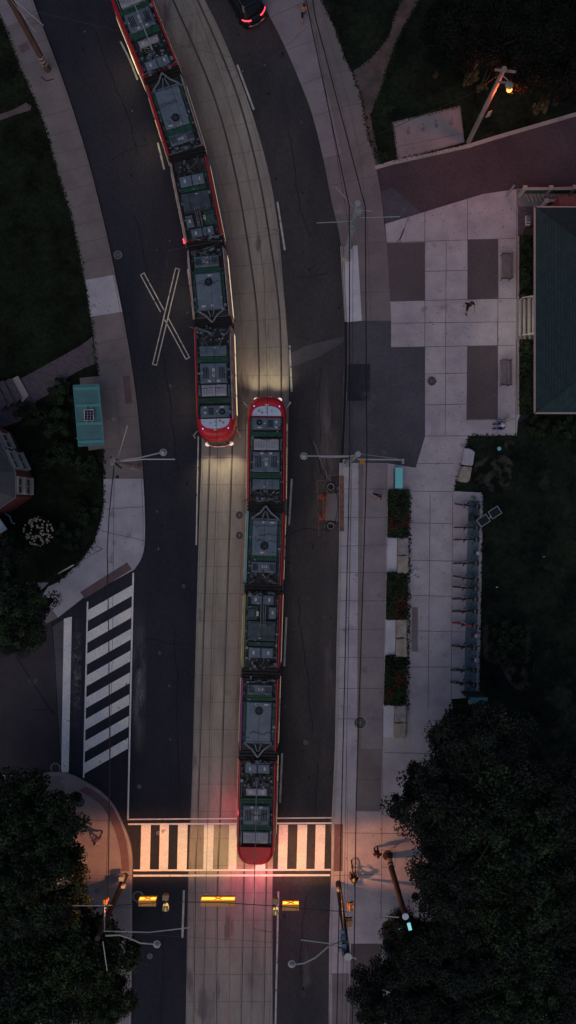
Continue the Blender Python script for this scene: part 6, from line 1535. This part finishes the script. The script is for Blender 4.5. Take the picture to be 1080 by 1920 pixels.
# ------------------------------------------------------------------ car
def car():
    a, fwd = P(481, 38, .8), Vector((-.50, .866))       # rear centre, heading up-left in plan
    ctr = Vector((a.x, a.y))+fwd*2.30
    t = thing('parked_car', 'glossy black car with glowing red tail lights at the top edge of the right road', 'car', (ctr.x, ctr.y, .01), math.atan2(fwd.y, fwd.x))
    K = dict(local=True)
    def ring(x, hw, z, r=.0): return (x, hw, z)
    # plan outlines lofted upward: (z, half width, x rear, x front, corner roundness)
    def outl(hw, xr, xf, n=7, rc=.42):
        o = []
        for (cx, cy, a0) in ((xf-rc*1.3, hw-rc, 0), (xr+rc, hw-rc, 90), (xr+rc, -hw+rc, 180), (xf-rc*1.3, -hw+rc, 270)):
            kx = 1.3 if a0 in (0, 270) else 1.0
            for k in range(n): an = R(a0+90*k/(n-1)); o.append((cx+rc*kx*math.cos(an), cy+rc*math.sin(an)))
        return o
    def loft(q, levels, mats, cap):
        rs = [[(x, y, z) for x, y in outl(hw, xr, xf, rc=rc)] for z, hw, xr, xf, rc in levels]; n = len(rs[0])
        for k in range(len(rs)-1):
            for i in range(n): j = (i+1) % n; q.add([rs[k][i], rs[k][j], rs[k+1][j], rs[k+1][i]], [(0, 1, 2, 3)], mats[k])
        q.add(rs[-1], [list(range(n))], cap)
    q = MB(); loft(q, [(.22, .88, -2.28, 2.25, .4), (.45, .93, -2.36, 2.35, .42), (.75, .94, -2.32, 2.36, .42), (.95, .92, -2.22, 2.28, .4), (1.04, .86, -2.12, 2.12, .36)], ['black', 'car', 'car', 'car'], 'car'); q.build('body', t, True, **K)
    q = MB(); loft(q, [(1.03, .84, -2.02, 1.15, .3), (1.35, .74, -1.80, .62, .28), (1.60, .62, -1.52, .22, .25)], ['glass_dark', 'glass_dark'], 'car'); g_ = q.build('cabin', t, False, **K)
    q = MB(); q.box((-.65, 0, 1.62), (1.55, 1.12, .03), 'car', top=.94); q.build('roof', g_, **K)
    for s_ in (-1, 1):
        q = MB(); q.tube([(-1.5, s_*.56, 1.66), (-.6, s_*.60, 1.69), (.2, s_*.56, 1.64)], .02, 'chrome', 6); q.build('roof_rail', g_, **K)
        q = MB(); q.tube([(-2.22, s_*.36, .94), (-2.20, s_*.52, .98), (-2.08, s_*.74, 1.0), (-1.90, s_*.87, .97)], .042, 'e_tail', 8); q.build('tail_light', t, **K)
        q = MB(); q.box((.72, s_*1.02, 1.03), (.14, .22, .13), 'car', top=.8); q.build('wing_mirror', t, **K)
        for x in (-1.42, 1.42):
            q = MB(); q.tube([(x, s_*.74, .34), (x, s_*.95, .34)], .34, 'tyre', 18); wl = q.build('wheel', t, **K)
            q = MB(); q.tube([(x, s_*.95, .34), (x, s_*.965, .34)], .21, 'chrome', 12); q.build('rim', wl, **K)
    q = MB(); q.tube([(-2.34, -.62, .62), (-2.42, -.3, .62), (-2.44, 0, .62), (-2.42, .3, .62), (-2.34, .62, .62)], .05, 'chrome', 6); q.build('bumper_trim', t, **K)
    q = MB(); q.box((-1.86, 0, 1.52), (.30, 1.1, .04), 'car', ry=-.3); q.build('spoiler', g_, **K)
    for s_ in (-1, 1): 
        a_ = Vector((ctr.x, ctr.y, .9))+Vector((-fwd.x*2.5, -fwd.y*2.5, 0))+Vector((-fwd.y, fwd.x, 0))*s_*.6
        lamp_light('tail_lamp_glow', 'POINT', a_, 1.2, (1, .05, .05), t, shadow_soft_size=.1)
car()

# ------------------------------------------------------------------ people
def person(label, px, py, rz, shirt, pants, pose='stand', hair='hair_dark', sleeves=True, shorts=False, sc=1.0, hat=None, bag=None, lean=0.0, z=ZW, shoe='tyre'):
    """local frame: +y is the way they face"""
    v = P(px, py, z); t = thing('person', label, 'person', tuple(v), rz)
    for nm, c in (('shirt', shirt), ('pants', pants)):
        if nm+str(c) not in M: M[nm+str(c)] = mat('cloth_'+nm, c, 0.9, fine=.15, world=False)
    ms, mp = 'shirt'+str(shirt), 'pants'+str(pants)
    J = dict(pel=(0, 0, .96), bel=(0, 0, 1.10), che=(0, .02, 1.30), nk=(0, .0, 1.48), hd=(0, .02, 1.58), top=(0, .03, 1.72))
    for s_, n in ((-1, 'L'), (1, 'R')):
        st = {'stand': .03*s_, 'walk': .28*s_, 'sit': 0, 'ride': 0, 'step': .22*s_}[pose]
        J['hip'+n] = (s_*.10, 0, .90); J['kn'+n] = (s_*.10, st*.55+.05, .50); J['an'+n] = (s_*.10, st*1.1, .09); J['to'+n] = (s_*.12, st*1.1+.16, .04)
        J['sh'+n] = (s_*.19, 0, 1.42); J['el'+n] = (s_*.27, -st*.6-.02, 1.15); J['wr'+n] = (s_*.26, -st*1.1+.14, .93)
    if pose == 'ride':
        J.update(pel=(0, -.22, .98), bel=(0, -.14, 1.10), che=(0, .05, 1.30), nk=(0, .16, 1.45), hd=(0, .22, 1.55), top=(0, .26, 1.69))
        for s_, n in ((-1, 'L'), (1, 'R')):
            J['hip'+n] = (s_*.10, -.20, .93); J['kn'+n] = (s_*.12, .18, .80 if s_ > 0 else .66); J['an'+n] = (s_*.12, -.02, .42 if s_ > 0 else .24); J['to'+n] = (s_*.12, .12, .38 if s_ > 0 else .20)
            J['sh'+n] = (s_*.18, .12, 1.38); J['el'+n] = (s_*.30, .26, 1.18); J['wr'+n] = (s_*.27, .42, 1.07)
    if pose == 'sit':
        for k in ('pel', 'bel', 'che', 'nk', 'hd', 'top'): a = J[k]; J[k] = (a[0], a[1]-.05+(a[2]-.96)*.35, a[2]-.52)
        for s_, n in ((-1, 'L'), (1, 'R')):
            J['hip'+n] = (s_*.10, -.03, .40); J['kn'+n] = (s_*.16, .40, .52); J['an'+n] = (s_*.15, .50, .09); J['to'+n] = (s_*.17, .66, .05)
            J['sh'+n] = (s_*.19, .12, .88); J['el'+n] = (s_*.28, .25, .62); J['wr'+n] = (s_*.18, .45, .60)
    rad = dict(pel=.135, bel=.125, che=.15, nk=.055, hd=.085, top=.075)
    for n in 'LR': rad.update({'hip'+n: .095, 'kn'+n: .062, 'an'+n: .042, 'to'+n: .035, 'sh'+n: .065, 'el'+n: .045, 'wr'+n: .028})
    E = [('pel', 'bel'), ('bel', 'che'), ('che', 'nk'), ('nk', 'hd'), ('hd', 'top')]
    for n in 'LR': E += [('pel', 'hip'+n), ('hip'+n, 'kn'+n), ('kn'+n, 'an'+n), ('an'+n, 'to'+n), ('che', 'sh'+n), ('sh'+n, 'el'+n), ('el'+n, 'wr'+n)]
    # palms and five fingers
    for s_, n in ((-1, 'L'), (1, 'R')):
        w_ = Vector(J['wr'+n]); d = (w_-Vector(J['el'+n])).normalized(); up = Vector((s_*1.0, 0, 0)); side = d.cross(up).normalized()
        J['pa'+n] = tuple(w_+d*.07); rad['pa'+n] = .030; E.append(('wr'+n, 'pa'+n))
    names = list(J); me = bpy.data.meshes.new('skeleton'); me.from_pydata([J[k] for k in names], [(names.index(a), names.index(b_)) for a, b_ in E], []); me.update()
    o = bpy.data.objects.new('skeleton', me); COL.objects.link(o)
    mo = o.modifiers.new('skin', 'SKIN'); mo.use_smooth_shade = True
    for i, k in enumerate(names):
        sv = me.skin_vertices[0].data[i]; r = rad[k]; sv.radius = (r*1.22, r*1.22*(.80 if k in ('pel', 'bel', 'che') else 1)); sv.use_root = (k == 'pel')
    o.modifiers.new('sub', 'SUBSURF').levels = 1
    dg = bpy.context.evaluated_depsgraph_get(); dg.update(); src = bpy.data.meshes.new_from_object(o.evaluated_get(dg))
    bpy.data.objects.remove(o)
    q = MB(); vs = [v_.co.copy() for v_ in src.vertices]
    segs = [(Vector(J[a]), Vector(J[b_]), a, b_) for a, b_ in E]
    def near(p):
        best = None
        for a, b_, na, nb in segs:
            ab = b_-a; tt = max(0, min(1, (p-a).dot(ab)/ab.length_squared)); dd = (a+ab*tt-p).length-.5*(rad[na]*(1-tt)+rad[nb]*tt)
            if best is None or dd < best[0]: best = (dd, na, nb, tt)
        return best
    groups = {}
    for f in src.polygons:
        _, na, nb, tt = near(f.center)
        k = na[:2]
        if na == 'hd' or (na == 'nk'): m = 'skin'
        elif nb.startswith('pa') : m = 'skin'
        elif na.startswith('el'): m = ms if sleeves == 'long' else 'skin'
        elif na.startswith('sh'): m = ms if (sleeves and tt < .75) else 'skin'
        elif nb.startswith('to'): m = shoe
        elif na.startswith('kn'): m = 'skin' if shorts else mp
        elif na.startswith('hip') or nb.startswith('hip'): m = mp
        elif na == 'pel': m = mp if tt < .5 else ms
        else: m = ms
        groups.setdefault(m, []).append(list(f.vertices))
    q.v = [tuple(v_) for v_ in vs]
    for m, fs in groups.items():
        i = q.mi(m)
        for f in fs: q.f.append(f); q.m.append(i)
    # fingers, nose, ears, eyes in the same body mesh
    for s_, n in ((-1, 'L'), (1, 'R')):
        w_ = Vector(J['pa'+n]); d = (w_-Vector(J['wr'+n])).normalized(); sd_ = d.cross(Vector((1, 0, 0))).normalized(); cu = Vector((-s_, 0, 0))
        for k, ln in enumerate((.068, .078, .072, .055)):
            a = w_+sd_*(.030-.019*k)+d*.01; q.tube([a, a+d*ln*.5+cu*.008, a+d*ln*.85+cu*.035], [.010, .009, .007], 'skin', 6)
        a = w_-d*.035+sd_*.028; q.tube([a, a+sd_*.030+d*.025+cu*.01, a+sd_*.032+d*.055+cu*.022], [.012, .010, .008], 'skin', 6)
    hd = (Vector(J['hd'])+Vector(J['top']))/2; up = (Vector(J['top'])-Vector(J['nk'])).normalized()
    q.ball(hd, (.078, .098, .118), 'skin', 14, 10)
    fwd = Vector((0, 1, 0)) if pose != 'ride' else Vector((0, .93, -.2))
    q.tube([hd+fwd*.090+up*.02, hd+fwd*.118-up*.02], [.010, .017], 'skin', 6)
    for s_ in (-1, 1): q.ball(hd+fwd*.088+Vector((s_*.032, 0, .015)), .011, 'hair_dark', 6, 4); q.ball(hd+Vector((s_*.08, -.005, -.005)), (.014, .026, .034), 'skin', 6, 4)
    q.tube([hd+fwd*.088+Vector((-.022, 0, -.055)), hd+fwd*.093+Vector((.022, 0, -.055))], .006, 'label_red', 5)
    q.build('body', t, True, local=True)
    q = MB(); q.ball(hd+Vector((0, -.012, .012)), (.090, .108, .122), hair, 16, 8, True); q.ball(hd+Vector((0, -.045, -.01)), (.082, .075, .10), hair, 12, 8); q.build('hair', t, True, local=True)
    if hat:
        q = MB(); q.ball(hd+Vector((0, 0, .05)), (.115, .13, .10), hat, 14, 6, True)
        if pose == 'ride': 
            for k in (-1, 0, 1): q.box(hd+Vector((k*.045, -.01, .146-.02*abs(k))), (.018, .16, .01), 'dark')
            q.build('helmet', t, True, local=True)
        else: q.disc(hd+Vector((0, .01, .045)), .17, .012, hat, 18); q.build('sun_hat', t, True, local=True)
    if bag:
        q = MB(); c = Vector(J['che']); q.rbox((c.x, c.y-.20, c.z-.08), (.28, .16, .40), bag, .05); q.build('backpack', t, local=True)
    t.scale = (sc,)*3
    return t
# feet of each figure at its ground pixel
person('person in a dark top and black shorts crossing the plaza between the asphalt panels', 874, 579, R(-165), (.02, .018, .024), (.015, .013, .018), 'walk', sleeves=True, shorts=True, bag=None)
person('person in a pale top with bare legs walking on the upper right pavement', 569, 38, R(12), (.30, .20, .16), (.02, .016, .02), 'walk', hair='hair_dark', sleeves=False, shorts=True)
person('person in a pinkish white shirt holding a dark bag on the middle right pavement', 708, 932, R(70), (.34, .27, .30), (.012, .012, .02), 'step', hair='hair_dark', sleeves=True)
person('person in pale lilac clothes on the lit left corner pavement, casting a long shadow', 188, 1563, R(160), (.30, .24, .32), (.10, .08, .14), 'step', hair='hair_dark', sleeves='long')
person('person in red and black beside the leaning-looking wooden pole', 704, 1587, R(185), (.16, .02, .025), (.012, .01, .012), 'stand', hair='hair_dark', sleeves='long', hat=None)
person('person in blue with a white round hat sitting at the lower corner of the plaza', 941, 800, R(90), (.02, .06, .26), (.015, .04, .20), 'sit', hair='hair_dark', sleeves='long', hat='label')
t = thing('bucket', 'white round-lidded bucket beside the person in blue', 'bucket', tuple(P(951, 788, ZW)))
c = P(951, 788, .3); q = MB(); q.tube([(c.x, c.y, ZW), (c.x, c.y, .5)], [.12, .15], 'label', 18); q.build('body', t)
q = MB(); q.disc((c.x, c.y, .5), .16, .03, 'trim_white', 18); q.tube([(c.x-.15, c.y, .5), (c.x-.12, c.y+.1, .58), (c.x+.12, c.y+.1, .58), (c.x+.15, c.y, .5)], .008, 'steel', 5); q.build('lid', t)
# lower right cyclist
bq = bicycle('dark bicycle ridden onto the lit right pavement', 'bike_black', False, 'bike_black'); place(bq, 661, 1633, R(97), ZW+.01)
person('cyclist in a yellow-green helmet riding onto the lit right pavement', 661.5, 1636, R(7), (.10, .03, .05), (.02, .015, .02), 'ride', hair='hair_brown', sleeves=True, hat='helmet_lime')
